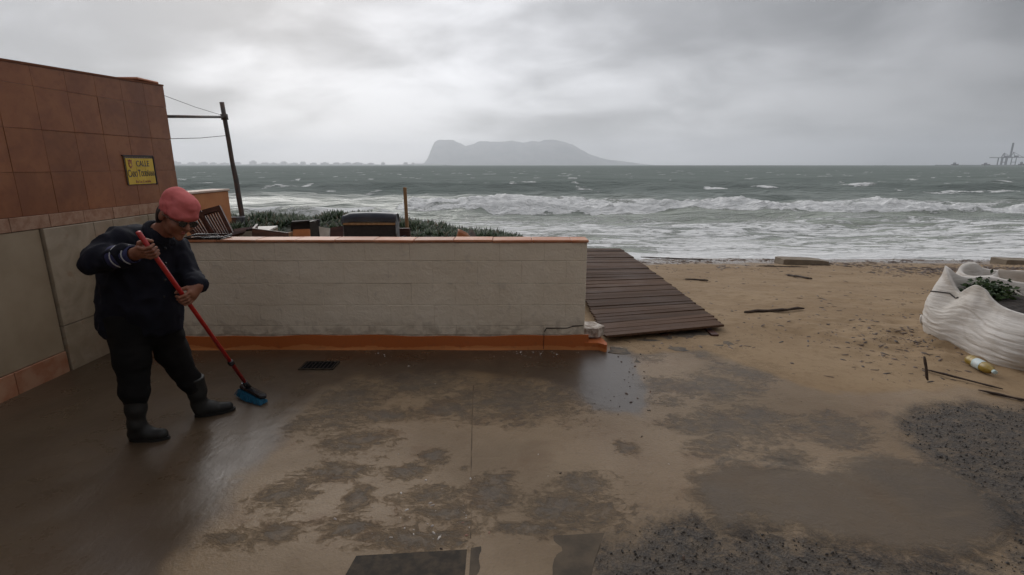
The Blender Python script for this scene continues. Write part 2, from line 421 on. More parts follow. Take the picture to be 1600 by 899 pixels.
M['jointfill'] = simple('joint_filler', (0.085, 0.060, 0.038), (0.14, 0.10, 0.06), 0.9, 14)
M['farrock'] = simple('limestone_and_scrub', (0.07, 0.085, 0.08), (0.15, 0.15, 0.14), 0.95, 0.006, 8)
M['farland'] = simple('far_shore', (0.08, 0.085, 0.07), None, 0.95)
M['farhouse'] = simple('far_render', (0.30, 0.29, 0.28), None, 0.9, vary=0.25)
M['farsteel'] = simple('far_crane_steel', (0.06, 0.07, 0.09), None, 0.8)
M['fardark'] = simple('far_breakwater', (0.05, 0.05, 0.05), None, 0.9)

# ------------------------------------------------------------------ ground
SEA_Z = -0.70
def sdpoly(x, y, poly, lim=0.6):
    P = np.asarray(poly, float); out = np.full(x.shape, -lim)
    lo = P.min(0)-lim; hi = P.max(0)+lim
    k = (x > lo[0]) & (x < hi[0]) & (y > lo[1]) & (y < hi[1])
    if not k.any(): return out
    xx = x[k]; yy = y[k]; d = np.full(xx.shape, 1e9); ins = np.zeros(xx.shape, bool)
    for i in range(len(P)):
        a = P[i]; b = P[(i+1) % len(P)]; e = b-a
        t = np.clip(((xx-a[0])*e[0]+(yy-a[1])*e[1])/(e@e+1e-12), 0, 1)
        d = np.minimum(d, np.hypot(xx-a[0]-t*e[0], yy-a[1]-t*e[1]))
        c = ((a[1] > yy) != (b[1] > yy)) & (xx < (b[0]-a[0])*(yy-a[1])/((b[1]-a[1])+1e-12)+a[0])
        ins ^= c
    out[k] = np.clip(np.where(ins, d, -d), -lim, lim)
    return out
def gpoly(pts): return [tuple(gz(*p)[:2]) for p in pts]

def gh(x, y):
    x = np.asarray(x, float); y = np.asarray(y, float)
    sp = np.log1p(np.exp(np.clip((y-5.9)*2.2, -30, 30)))/2.2
    sp = np.where(y > 15, y-5.9, sp)
    beach = -np.minimum(0.0985*sp, 3.5)
    rough = sstep(4.6, 5.4, y + 0.22*np.clip(x-2.5, 0, 4))
    beach = beach + rough*(0.05*(fbm(x*1.7, y*1.7, 0, 4, 5)-0.5) + 0.035*(fbm(x*6, y*6, 0, 3, 9)-0.5))
    churn = np.exp(-(((x-3.9)/0.9)**2+((y-4.7)/0.8)**2))
    beach = beach + churn*(0.13*(fbm(x*4.5, y*4.5, 0, 3, 31)-0.42))
    g = sstep(0.66, 0.2, x)*sstep(4.60, 4.70, y)
    gd = 0.36 + 0.26*np.exp(-((y-7.3)/1.0)**2)*sstep(0.4, -2.0, x)
    gd = gd*sstep(11.5, 8.3, y) + beach*sstep(8.3, 11.5, y)
    flat = 0.006*(fbm(x*2.2, y*2.2, 0, 4, 2)-0.5) - 0.012*(1-rough)*sstep(2.3, 3.2, x)*(fbm(x*3, y*3, 0, 3, 77)-0.2)
    return (1-g)*(beach+flat) + g*(gd + 0.04*(fbm(x*3, y*3, 0, 3, 4)-0.5))
def Gv(px, py):
    u = (np.asarray(px, float)-800)/F; v = (np.asarray(py, float)-449.5)/F
    dy = CP-v*SP; dzv = -SP-v*CP; z = np.zeros_like(u)
    for _ in range(14):
        t = (z-H)/dzv; z = 0.4*z+0.6*gh(u*t, dy*t)
    t = (z-H)/dzv; return np.stack([u*t, dy*t], -1)
def G(px, py, dz=0.0):
    p = Gv([px], [py])[0]
    return Vector((p[0], p[1], float(gh(p[0], p[1]))+dz))

POLY = {}
POLY['sand'] = [(-9000, 4.62), (0.70, 4.62)] + gpoly([(950, 536), (1000, 552), (1095, 549), (1150, 566), (1215, 590), (1290, 616), (1400, 612), (1500, 604), (1600, 622)]) + [(9, 3.5), (9000, 3.0), (9000, 12000), (-9000, 12000)]
POLY['asph1'] = gpoly([(1402, 655), (1430, 636), (1480, 628), (1600, 632), (1800, 640), (2600, 680), (2600, 899), (1560, 899), (1500, 880), (1560, 850), (1590, 815), (1560, 778), (1500, 745), (1450, 712), (1410, 690)])
POLY['asph2'] = gpoly([(935, 850), (1000, 815), (1090, 808), (1130, 838), (1180, 826), (1250, 838), (1330, 862), (1430, 882), (1500, 880), (1700, 1100), (1300, 1500), (900, 1300), (925, 930)])
POLY['cem'] = gpoly([(1078, 768), (1092, 742), (1120, 730), (1150, 716), (1185, 730), (1230, 722), (1285, 742), (1330, 722), (1370, 712), (1440, 722), (1490, 738), (1560, 782), (1592, 822), (1515, 872), (1440, 868), (1380, 858), (1330, 848), (1280, 842), (1245, 822), (1210, 826), (1178, 806), (1150, 836), (1112, 812)])
POLY['wet'] = gpoly([(-400, 1000), (-300, 600), (100, 552), (300, 541), (930, 538), (985, 560), (1008, 610), (1000, 648), (930, 640), (860, 596), (700, 582), (560, 588), (510, 610), (455, 655), (408, 715), (352, 785), (300, 850), (235, 930), (150, 1200)])
POLY['film'] = gpoly([(910, 540), (945, 543), (985, 560), (1010, 610), (1003, 645), (925, 642), (905, 610)])
STAINS = [(805, 622, 85, 25), (548, 622, 42, 20), (660, 598, 55, 16), (700, 640, 30, 9), (600, 648, 45, 9), (520, 655, 42, 17), (560, 690, 40, 14), (530, 735, 40, 10),
          (680, 715, 15, 9), (725, 732, 7, 4), (640, 738, 28, 10), (670, 772, 34, 14), (690, 802, 40, 14), (560, 780, 14, 18), (545, 825, 30, 9), (640, 842, 70, 13), (770, 770, 26, 22),
          (880, 792, 42, 18), (920, 755, 40, 16), (945, 800, 28, 20), (830, 826, 45, 9), (1110, 598, 48, 12), (1170, 582, 42, 11), (1040, 602, 30, 10), (1110, 605, 60, 14), (1045, 628, 20, 8),
          (1075, 665, 26, 13), (1140, 668, 55, 22), (1180, 655, 36, 20), (1130, 695, 42, 16), (1225, 718, 34, 12), (1245, 668, 18, 9), (1310, 672, 38, 18), (925, 762, 20, 10), (450, 770, 30, 20),
          (365, 845, 34, 13), (430, 835, 25, 14), (400, 590, 60, 18), (440, 580, 40, 12), (1310, 690, 30, 10), (980, 700, 14, 8), (820, 550, 70, 12), (1100, 532, 45, 8), (1110, 550, 30, 7), (1000, 548, 30, 10)]

def build_ground():
    def axis(lo, hi, d, far, n):
        core = np.arange(lo, hi+d/2, d)
        g = np.geomspace(d, 1, n)
        a = np.cumsum(np.geomspace(d*1.2, far[1]*0.3, n)); a = a/a[-1]*far[1]
        b = np.cumsum(np.geomspace(d*1.2, far[0]*0.3, n)); b = b/b[-1]*far[0]
        return np.concatenate([lo-b[::-1], core, hi+a])
    xs = axis(-4.0, 6.8, 0.028, (9000, 9000), 70); ys = axis(1.2, 6.4, 0.024, (1800, 12000), 110)
    # keep the beach reasonably fine as well
    ys = np.unique(np.concatenate([ys, np.arange(6.4, 14.0, 0.07)]))
    X, Y = np.meshgrid(xs, ys, indexing='ij'); Z = gh(X, Y)
    nx, ny = X.shape; x = X.ravel(); y = Y.ravel()
    fld = {}
    fld['f_sand'] = sdpoly(x, y, POLY['sand'])
    fld['f_asph'] = np.maximum(sdpoly(x, y, POLY['asph1']), sdpoly(x, y, POLY['asph2']))
    fld['f_cem'] = sdpoly(x, y, POLY['cem']); fld['f_wet'] = sdpoly(x, y, POLY['wet']); fld['f_film'] = sdpoly(x, y, POLY['film'])
    st = np.full(x.shape, -0.4)
    for (px, py, rx, ry) in STAINS:
        c = gz(px, py); ex = (gz(px+rx, py)-c).length; ey = abs(gz(px, py-ry).y-gz(px, py+ry).y)/2
        r = np.hypot((x-c.x)/ex, (y-c.y)/ey)
        st = np.maximum(st, np.clip(0.16*(1-r), -0.4, 0.3))
    fld['f_stain'] = st
    zz = Z.ravel().copy()
    zz -= 0.010*sstep(-0.02, 0.05, fld['f_asph'])                       # the worn-through wearing course lies lower
    zz += np.where(fld['f_asph'] > 0, 0.008*(vnoise(x*40, y*40, 0, 3)-0.5), 0)
    zz += 0.006*sstep(-0.01, 0.02, fld['f_cem'] + 0.05*(fbm(x*7, y*7, 0, 3, 8)-0.5))
    idx = np.arange(nx*ny).reshape(nx, ny)
    Fc = np.stack([idx[:-1, :-1], idx[1:, :-1], idx[1:, 1:], idx[:-1, 1:]], -1).reshape(-1, 4)
    # material
    n = NT('ground_surface')
    A = {k: n.attr(k) for k in fld}
    n1 = n.noise(3.0, 8, 0.62, 0.3); n2 = n.noise(14, 7, 0.65, 0.4); n3 = n.noise(70, 5, 0.6); n4 = n.noise(1.1, 5, 0.55)
    def mask(f, nz, amp, w):
        e = n.math('ADD', f, n.math('MULTIPLY', n.math('SUBTRACT', nz, 0.5), amp))
        return n.rng(e, -w, w)
    n5 = n.noise(8, 10, 0.78, 1.3, stretch=(0.9, 1.6, 1))
    n6 = n.noise(34, 8, 0.75, 0.6); n7 = n.noise(5, 8, 0.7, 0.5, stretch=(0.35, 1.6, 1)); n0 = n.noise(0.7, 4, 0.5)
    def add3(a, b, k): return n.math('ADD', a, n.math('MULTIPLY', n.math('SUBTRACT', b, 0.5), k))
    # sandy film over concrete
    c = n.mix(n.rng(n4, 0.35, 0.65), (0.192, 0.125, 0.064), (0.240, 0.165, 0.092))
    c = n.mix(n.math('MULTIPLY', n.rng(n1, 0.5, 0.68), 0.6), c, (0.160, 0.088, 0.038))
    c = n.mix(n.math('MULTIPLY', n.rng(n3, 0.45, 0.75), 0.35), c, (0.11, 0.085, 0.06))
    c = n.mix(n.math('MULTIPLY', n.rng(n0, 0.4, 0.62), 0.5), c, (0.120, 0.086, 0.053))
    c = n.mix(n.math('MULTIPLY', n.rng(n7, 0.55, 0.75), 0.5), c, (0.230, 0.165, 0.098))
    mst = n.math('MAXIMUM', mask(add3(add3(A['f_stain'], n6, 0.50), n1, 0.55), n5, 1.0, 0.11), n.math('MULTIPLY', mask(n.math('SUBTRACT', A['f_stain'], 0.12), n6, 1.0, 0.04), 0.55))
    bare = n.mix(n.rng(n3, 0.35, 0.7), (0.045, 0.036, 0.028), (0.078, 0.063, 0.048))
    c = n.mix(n.math('MULTIPLY', mst, n.rng(n2, 0.25, 0.65, 0.25, 0.78)), c, bare)
    mw = mask(A['f_wet'], n1, 0.35, 0.10)
    wetc = n.mix(n.rng(n4, 0.35, 0.65), (0.050, 0.033, 0.021), (0.072, 0.050, 0.032))
    c = n.mix(n.math('MULTIPLY', mw, 0.88), c, wetc)
    mf = mask(A['f_film'], n1, 0.12, 0.02)
    c = n.mix(n.math('MULTIPLY', mf, 0.7), c, (0.075, 0.060, 0.047))
    mc = mask(add3(A['f_cem'], n6, 0.14), n5, 0.46, 0.07)
    cem = n.mix(n.rng(n1, 0.3, 0.7), (0.042, 0.032, 0.023), (0.072, 0.055, 0.038))
    cem = n.mix(n.math('MULTIPLY', n.rng(n5, 0.56, 0.72), 0.55), cem, (0.10, 0.072, 0.044))
    cem = n.mix(n.math('MULTIPLY', n.rng(n7, 0.52, 0.70), 0.55), cem, (0.120, 0.086, 0.052))
    c = n.mix(n.math('MULTIPLY', mc, n.rng(n0, 0.3, 0.7, 0.66, 0.92)), c, cem)
    ma = n.math('MULTIPLY', mask(add3(A['f_asph'], n6, 0.30), n1, 0.55, 0.11), n.rng(n5, 0.30, 0.52, 0.4, 0.95))
    vor = n.voro(85); vc = n.N.new('ShaderNodeTexVoronoi'); n.L.new(n.pos, vc.inputs['Vector']); vc.inputs['Scale'].default_value = 85
    sv = n.N.new('ShaderNodeSeparateColor'); n.L.new(vc.outputs['Color'], sv.inputs[0])
    asp = n.mix(n.rng(sv.outputs[0], 0.2, 1.0), (0.022, 0.018, 0.015), (0.058, 0.047, 0.037))
    asp = n.mix(n.math('MULTIPLY', n.rng(n2, 0.46, 0.66), 0.6), asp, (0.095, 0.068, 0.042))
    c = n.mix(ma, c, asp)
    ms = mask(A['f_sand'], n1, 0.34, 0.06)
    sd = n.mix(n.rng(n4, 0.3, 0.7), (0.230, 0.152, 0.080), (0.285, 0.198, 0.112))
    sd = n.mix(n.math('MULTIPLY', n.rng(n2, 0.48, 0.70), 0.45), sd, (0.165, 0.100, 0.050))
    sp = n.N.new('ShaderNodeSeparateXYZ'); n.L.new(n.pos, sp.inputs[0])
    damp = n.rng(n.math('ADD', sp.outputs['Z'], n.math('MULTIPLY', n.math('SUBTRACT', n4, 0.5), 0.12)), SEA_Z+0.09, SEA_Z+0.20, 1.0, 0.0)
    sd = n.mix(n.math('MULTIPLY', damp, 0.75), sd, (0.15, 0.108, 0.080))
    c = n.mix(ms, c, sd)
    r = n.mixf(mst, n.rng(n0, 0.35, 0.65, 0.42, 0.66), 0.6)
    r = n.mixf(mw, r, n.rng(n1, 0.3, 0.7, 0.24, 0.42))
    r = n.mixf(mf, r, 0.36); r = n.mixf(mc, r, n.rng(n1, 0.3, 0.7, 0.5, 0.68)); r = n.mixf(ma, r, 0.6)
    r = n.mixf(ms, r, n.mixf(damp, 0.85, 0.16))
    dry = n.math('MULTIPLY', n.math('SUBTRACT', 1.0, n.math('MULTIPLY', mw, 0.86)), n.math('SUBTRACT', 1.0, n.math('MULTIPLY', damp, 0.9)))
    hb = n.math('ADD', n.math('MULTIPLY', n3, 0.5), n.math('MULTIPLY', n2, 0.9))
    hb = n.math('SUBTRACT', hb, n.math('MULTIPLY', mst, 0.6))
    hb = n.math('ADD', hb, n.math('MULTIPLY', mc, 0.8))
    hb = n.math('ADD', hb, n.math('MULTIPLY', n.math('MULTIPLY', ma, vor), 0.8))
    hb = n.math('MULTIPLY', hb, n.math('MAXIMUM', dry, 0.06))
    rip = n.noise(28, 3, 0.5, 0.6, stretch=(1, 0.45, 1))
    hb = n.math('ADD', hb, n.math('MULTIPLY', n.math('MULTIPLY', rip, mw), 0.22))
    n.set(color=c, rough=r, spec=n.mixf(mw, 0.36, 0.5), normal=n.bump(hb, 0.7, 0.008))
    V = np.stack([x, y, zz], -1)
    o = mesh_obj('ground', V, Fc, n.m, smooth=True, recentre=False, attrs=fld)
    return tag(o, kind='structure')
ground = build_ground()

# slabs let into the paving at the street end, a covered drain joint between bays
def slab(px, z0=-0.0086, th=0.05, mat=None, name='paving_slab'):
    p = [gz(*q) for q in px]; b = MB(); n = len(p)
    V = [Vector((q.x, q.y, z0+0.006)) for q in p]+[Vector((q.x, q.y, z0-th)) for q in p]
    cx = sum((q for q in V[:n]), Vector())/n
    top = [cx+(q-cx)*0.985+Vector((0, 0, 0.003)) for q in V[:n]]
    Fc = [tuple(range(2*n, 3*n))]+[(i, (i+1) % n, 2*n+(i+1) % n, 2*n+i) for i in range(n)]+[(n+i, n+(i+1) % n, (i+1) % n, i) for i in range(n)]
    b.add(V+top, Fc); return b.build(name, mat or M['slab'], ground)
slab([(556, 868), (731, 858), (727, 905), (720, 960), (500, 970), (535, 905)], z0=-0.0088, mat=M['iron'], name='access_cover')
slab([(735, 856), (833, 838), (836, 900), (838, 960), (728, 962)])
slab([(838, 838), (945, 832), (928, 880), (915, 960), (842, 962)])
def joint(px, w=0.008):
    p = [gz(*q) for q in px]; b = MB()
    b.tube([Vector((q.x, q.y, -0.0035)) for q in p], w, 6); return b.build('paving_joint', M['jointfill'], ground)
joint([(740, 602), (738, 640), (737, 690), (736, 742), (738, 790), (735, 842)], 0.0050)

# ------------------------------------------------------------------ sea
def build_sea():
    r = np.random.default_rng(3)
    ys = np.concatenate([np.geomspace(10.2, 75, 620), np.geomspace(75.6, 11500, 190)])
    us = np.linspace(-1.3, 1.3, 640)
    U, Y = np.meshgrid(us, ys, indexing='ij'); X = U*(Y+8.0)
    z = np.zeros_like(X); foam = np.zeros_like(X)
    dyr = np.gradient(ys)[None, :]
    near = sstep(13.0, 27.0, Y)
    for i in range(46):
        lam = 0.7*1.09**i*r.uniform(0.8, 1.2); th = r.normal(0, 0.42)+math.pi/2; k = 2*math.pi/lam
        w = sstep(3.0, 6.0, lam/np.maximum(dyr, 0.012*Y*0.5))
        ph = r.uniform(0, 6.28) + 2.2*fbm(X/(lam*5), Y/(lam*5), 0, 2, 100+i)
        s = np.sin(k*(X*math.cos(th)+Y*math.sin(th))+ph)
        z += w*0.0085*lam**0.92*(1.0 if lam < 5 else 5.0/lam)*(s+0.3*(s*s-0.5))*(0.25+0.75*near)
    def breaker(yc, A, front, back, meander, seed, fthr, foamA, lump):
        nonlocal z, foam
        yb = yc + meander*2*(fbm(X/14.0, 0*X, 0, 3, seed)-0.5) + 0.25*meander*(fbm(X/2.0, 0*X, 0, 2, seed+5)-0.5)
        s = Y-yb
        amp = A*(0.55+0.9*fbm(X/9.0, 0*X+3.3, 0, 2, seed+9))
        prof = np.where(s < 0, np.exp(-(s/front)**2), np.exp(-(s/back)**2))
        br = sstep(fthr-0.06, fthr+0.06, fbm(X/8.0, 0*X+8.1, 0, 2, seed+3))
        z += amp*prof
        m = br*sstep(-front*1.9, -front*1.1, s)*sstep(back*0.85, back*0.1, s)
        z += m*lump*(fbm(X*1.5, Y*1.5, 0, 3, seed+21)-0.35)
        foam = np.maximum(foam, foamA*m)
        tr = br*sstep(-front, back, s)*sstep(back*5, back*0.5, s)
        foam = np.maximum(foam, 0.47*tr)
    # main line of broken surf, right of the stake; a short unbroken face in it
    yb = 27.0 + 1.6*(fbm(X/16.0, 0*X, 0, 3, 11)-0.5) + 0.9*(fbm(X/2.6, 0*X, 0, 2, 12)-0.5) - 0.02*X
    s = Y-yb; on = sstep(-6.6, -5.4, X)
    gap = 1.0
    amp = 0.42*(0.35+1.3*fbm(X/4.0, 0*X, 0, 3, 14))*on
    z += amp*np.where(s < 0, np.exp(-(s/0.95)**2), np.exp(-(s/2.6)**2))
    m = on*gap*sstep(-1.6, -0.9, s + 1.4*(fbm(X*0.6, Y*0.4, 0, 3, 18)-0.5))*(0.74+0.26*sstep(0.36, 0.5, fbm(X/3.0, Y*0.25, 0, 3, 20)))*sstep(1.9, 0.2, s + 2.6*(fbm(X*0.7, Y*0.7, 0, 3, 19)-0.5))
    z += m*(0.26*(fbm(X*1.1, Y*1.1, 0, 3, 15)-0.42) + 0.26*(np.abs(fbm(X*2.6, Y*2.6, 0, 3, 16)-0.5)*2-0.25))
    foam = np.maximum(foam, m*1.0)
    foam = np.maximum(foam, 0.50*on*sstep(2.0, 3.0, s)*sstep(9, 3.5, s))
    # lower unbroken wave in front of the garden
    s2 = Y-(23.5+1.2*(fbm(X/6.0, 0*X, 0, 2, 41)-0.5)); on2 = sstep(-4.6, -6.4, X)
    z += on2*0.48*np.where(s2 < 0, np.exp(-(s2/0.6)**2), np.exp(-(s2/1.8)**2))
    foam = np.maximum(foam, on2*0.62*sstep(-0.9, -0.2, s2)*sstep(1.2, 0.2, s2)*sstep(0.45, 0.62, fbm(X/1.6, Y/1.6, 0, 3, 43)))
    breaker(52, 0.62, 1.6, 4.5, 2.2, 60, 2.0, 0.74, 0.15)
    breaker(80, 0.38, 2.6, 6.0, 4.0, 80, 2.0, 0.6, 0.1)
    # swash: thin foamy water running up the sand, lace between it and the surf
    lace = sstep(27, 20, Y)*0.50 + sstep(17.0, 13.5, Y)*0.10 + 0.12*(fbm(X/4, Y/2.0, 0, 3, 51)-0.5)*sstep(30, 24, Y)
    foam = np.maximum(foam, lace)
    edge = 12.95 + 0.5*(fbm(X/3.0, 0*X, 0, 4, 55)-0.5)
    foam = np.maximum(foam, 0.86*sstep(-0.5, 0.1, Y-edge)*sstep(2.3, 0.4, Y-edge-0.9*(fbm(X/1.5, Y/1.5, 0, 2, 57)-0.5)))
    z += 0.05*sstep(3.0, 0.8, np.abs(Y-edge-1.0))*fbm(X*1.1, Y*2.2, 0, 3, 58)
    for (cx_, cy_, wx_, wy_, a_) in ((20.0, 50.5, 1.9, 0.9, 1.0), (25.0, 51.5, 1.3, 0.5, 0.62), (34.0, 51.0, 1.0, 0.5, 0.7), (-13.5, 60.0, 1.2, 0.9, 0.85), (-22.0, 66.0, 1.6, 1.2, 0.7), (15.5, 57.5, 1.6, 0.5, 0.62), (44.0, 47.0, 6.0, 0.8, 0.56)):
        q = ((X-cx_)/wx_)**2+((Y-cy_)/wy_)**2 + 2.2*(fbm(X*1.4, Y*1.4, 0, 3, 91)-0.5)
        k_ = sstep(1.0, 0.45, q)*a_; foam = np.maximum(foam, k_); z += 0.30*k_*(fbm(X*2, Y*2, 0, 3, 93)-0.2)
    caps = sstep(0.72, 0.80, fbm(X/2.4, Y/4.0, 0, 3, 61))*sstep(36, 48, Y)*sstep(420, 120, Y)
    foam = np.maximum(foam, 0.50*caps)
    z = z*sstep(12.0, 14.5, Y) + SEA_Z
    nx, ny = X.shape
    idx = np.arange(nx*ny).reshape(nx, ny)
    Fc = np.stack([idx[:-1, :-1], idx[1:, :-1], idx[1:, 1:], idx[:-1, 1:]], -1).reshape(-1, 4)
    n = NT('sea_water')
    f = n.attr('foam')
    st = n.noise(0.55, 9, 0.66, 1.2, stretch=(0.55, 1.6, 1)); fine = n.noise(2.6, 7, 0.7, 0.8, stretch=(0.8, 1.5, 1))
    # lace: thin bright ridges where two noises cross
    rd = n.math('SUBTRACT', 1.0, n.math('MULTIPLY', n.math('ABSOLUTE', n.math('SUBTRACT', st, 0.5)), 7.0), clamp=True)
    rd2 = n.math('SUBTRACT', 1.0, n.math('MULTIPLY', n.math('ABSOLUTE', n.math('SUBTRACT', fine, 0.5)), 6.0), clamp=True)
    pat = n.math('ADD', n.math('MULTIPLY', rd, 0.62), n.math('MULTIPLY', rd2, 0.38))
    th = n.math('SUBTRACT', 1.02, f)
    fm = n.rng(n.math('SUBTRACT', pat, th), -0.10, 0.22)
    solid = n.rng(n.math('ADD', f, n.math('MULTIPLY', n.math('SUBTRACT', st, 0.5), 0.5)), 0.60, 0.95)
    fm = n.math('MAXIMUM', fm, n.math('MULTIPLY', solid, n.rng(fine, 0.25, 0.5, 0.7, 1.0)))
    sp = n.N.new('ShaderNodeSeparateXYZ'); n.L.new(n.pos, sp.inputs[0])
    shal = n.rng(sp.outputs['Y'], 12.0, 48.0, 1.0, 0.0)
    b1 = n.noise(1.6, 6, 0.62, 0.4, stretch=(0.5, 1.2, 1)); b2 = n.noise(0.12, 6, 0.65, 0.3, stretch=(0.45, 1.2, 1))
    wc = n.mix(shal, (0.215, 0.242, 0.228), (0.365, 0.395, 0.330))
    wc = n.mix(n.math('MULTIPLY', n.rng(b2, 0.42, 0.62), 0.5), wc, (0.150, 0.178, 0.165))
    c = n.mix(fm, wc, n.mix(n.rng(fine, 0.3, 0.7), (0.72, 0.73, 0.72), (0.86, 0.86, 0.85)))
    hb = n.math('ADD', n.math('MULTIPLY', b1, 0.22), n.math('MULTIPLY', b2, 1.6))
    hb = n.math('ADD', hb, n.math('MULTIPLY', n.math('MULTIPLY', fm, fine), 0.10))
    n.set(color=c, rough=n.mixf(fm, n.rng(sp.outputs['Y'], 14.0, 60.0, 0.2, 0.38), 0.85), ior=1.33, spec=n.rng(sp.outputs['Y'], 14.0, 46.0, 0.34, 0.0), normal=n.bump(hb, 1.0, 1.0))
    V = np.stack([X.ravel(), Y.ravel(), z.ravel()], -1)
    return tag(mesh_obj('sea', V, Fc, n.m, smooth=True, recentre=False, attrs={'foam': foam.ravel()}), kind='structure')
sea = build_sea()

# ------------------------------------------------------------------ far shore: headland, town, port
def headland():
    D = 8600.0
    prof = [(655, 0), (668, 1), (672, 6), (676, 13), (680, 26), (684, 33), (690, 36), (700, 36.5), (712, 35), (722, 31), (730, 28.5), (738, 31), (752, 34), (768, 33), (784, 34.5), (800, 34.5), (815, 31.5),
            (825, 33), (838, 36), (850, 37), (868, 36.5), (880, 35), (892, 29), (904, 22), (918, 15), (934, 11), (950, 8), (968, 6), (985, 3.5), (1000, 1.5), (1018, 0)]
    px = np.array([p[0] for p in prof], float); ph = np.array([p[1] for p in prof], float)*D/F
    xs = np.linspace(650, 1022, 190); hs = np.interp(xs, px, ph); X = (xs-800)/F*D
    ts = np.linspace(-1, 1, 41)
    XX, TT = np.meshgrid(X, ts, indexing='ij'); HH = np.repeat(hs[:, None], len(ts), 1); YY = D+TT*620
    pr = np.where(TT < 0, np.clip(1-np.abs(TT)**1.5, 0, 1), np.clip(1-np.abs(TT)**0.9, 0, 1))
    ZZ = np.where(np.abs(TT) < 1, SEA_Z-2+HH*pr*(0.86+0.2*fbm(XX/220, YY/220, 0, 4, 5))*1.05, SEA_Z-4)
    V = np.stack([XX.ravel(), YY.ravel(), ZZ.ravel()], -1)
    idx = np.arange(len(V)).reshape(len(xs), len(ts))
    Fc = np.stack([idx[:-1, :-1], idx[1:, :-1], idx[1:, 1:], idx[:-1, 1:]], -1).reshape(-1, 4)
    tag(mesh_obj('rock_headland', V, Fc, M['farrock'], smooth=False), kind='structure')
headland()
def far_town():
    D = 6200.0; r = random.Random(5)
    b = MB(); pts = [(x, 1.6+0.9*math.sin(x*0.05)+0.6*r.random()) for x in range(120, 700, 10)]
    V = []; 
    for x, h in pts:
        X = (x-800)/F*D
        V += [(X, D+60, SEA_Z-3), (X, D+140, SEA_Z+h*D/F*0.5), (X, D+600, SEA_Z+h*D/F), (X, D+1100, SEA_Z-3)]
    n = len(pts); Fc = [(i*4+k, (i+1)*4+k, (i+1)*4+k+1, i*4+k+1) for i in range(n-1) for k in range(3)]
    tag(mesh_obj('far_shore', np.array(V), Fc, M['farland']), kind='structure')
    spec = [(276, 13, 5.5), (300, 10, 4.0), (318, 12, 4.6), (334, 8, 3.8), (352, 12, 3.6), (371, 11, 4.2), (396, 9, 6.6), (415, 11, 3.5), (428, 7, 3.6), (444, 9, 5.2), (460, 10, 3.4), (474, 7, 5.0), (490, 9, 3.4), (508, 12, 4.2), (526, 9, 3.7), (543, 12, 3.8), (560, 14, 4.0), (580, 9, 3.4), (599, 5, 4.4), (634, 6, 4.0), (646, 5, 3.8)]
    names = ['broad apartment block', 'low block', 'stepped apartment block', 'narrow tower block', 'long low block']
    for i, (x, w, h) in enumerate(spec):
        X = (x-800)/F*D; W = w*D/F; Hh = h*D/F+6; b = MB(); z0 = SEA_Z-2
        b.box((X-W/2, D+150, z0), (X+W/2, D+150+40, z0+Hh*0.8))
        b.box((X-W*r.uniform(0.1, 0.4), D+155, z0+Hh*0.79), (X+W*r.uniform(0.05, 0.4), D+185, z0+Hh))
        o = b.build('apartment_block', M['farhouse'])
        tag(o, 'pale hazy apartment block of the far town on the horizon', 'building', 'town blocks on the far shore')
far_town()

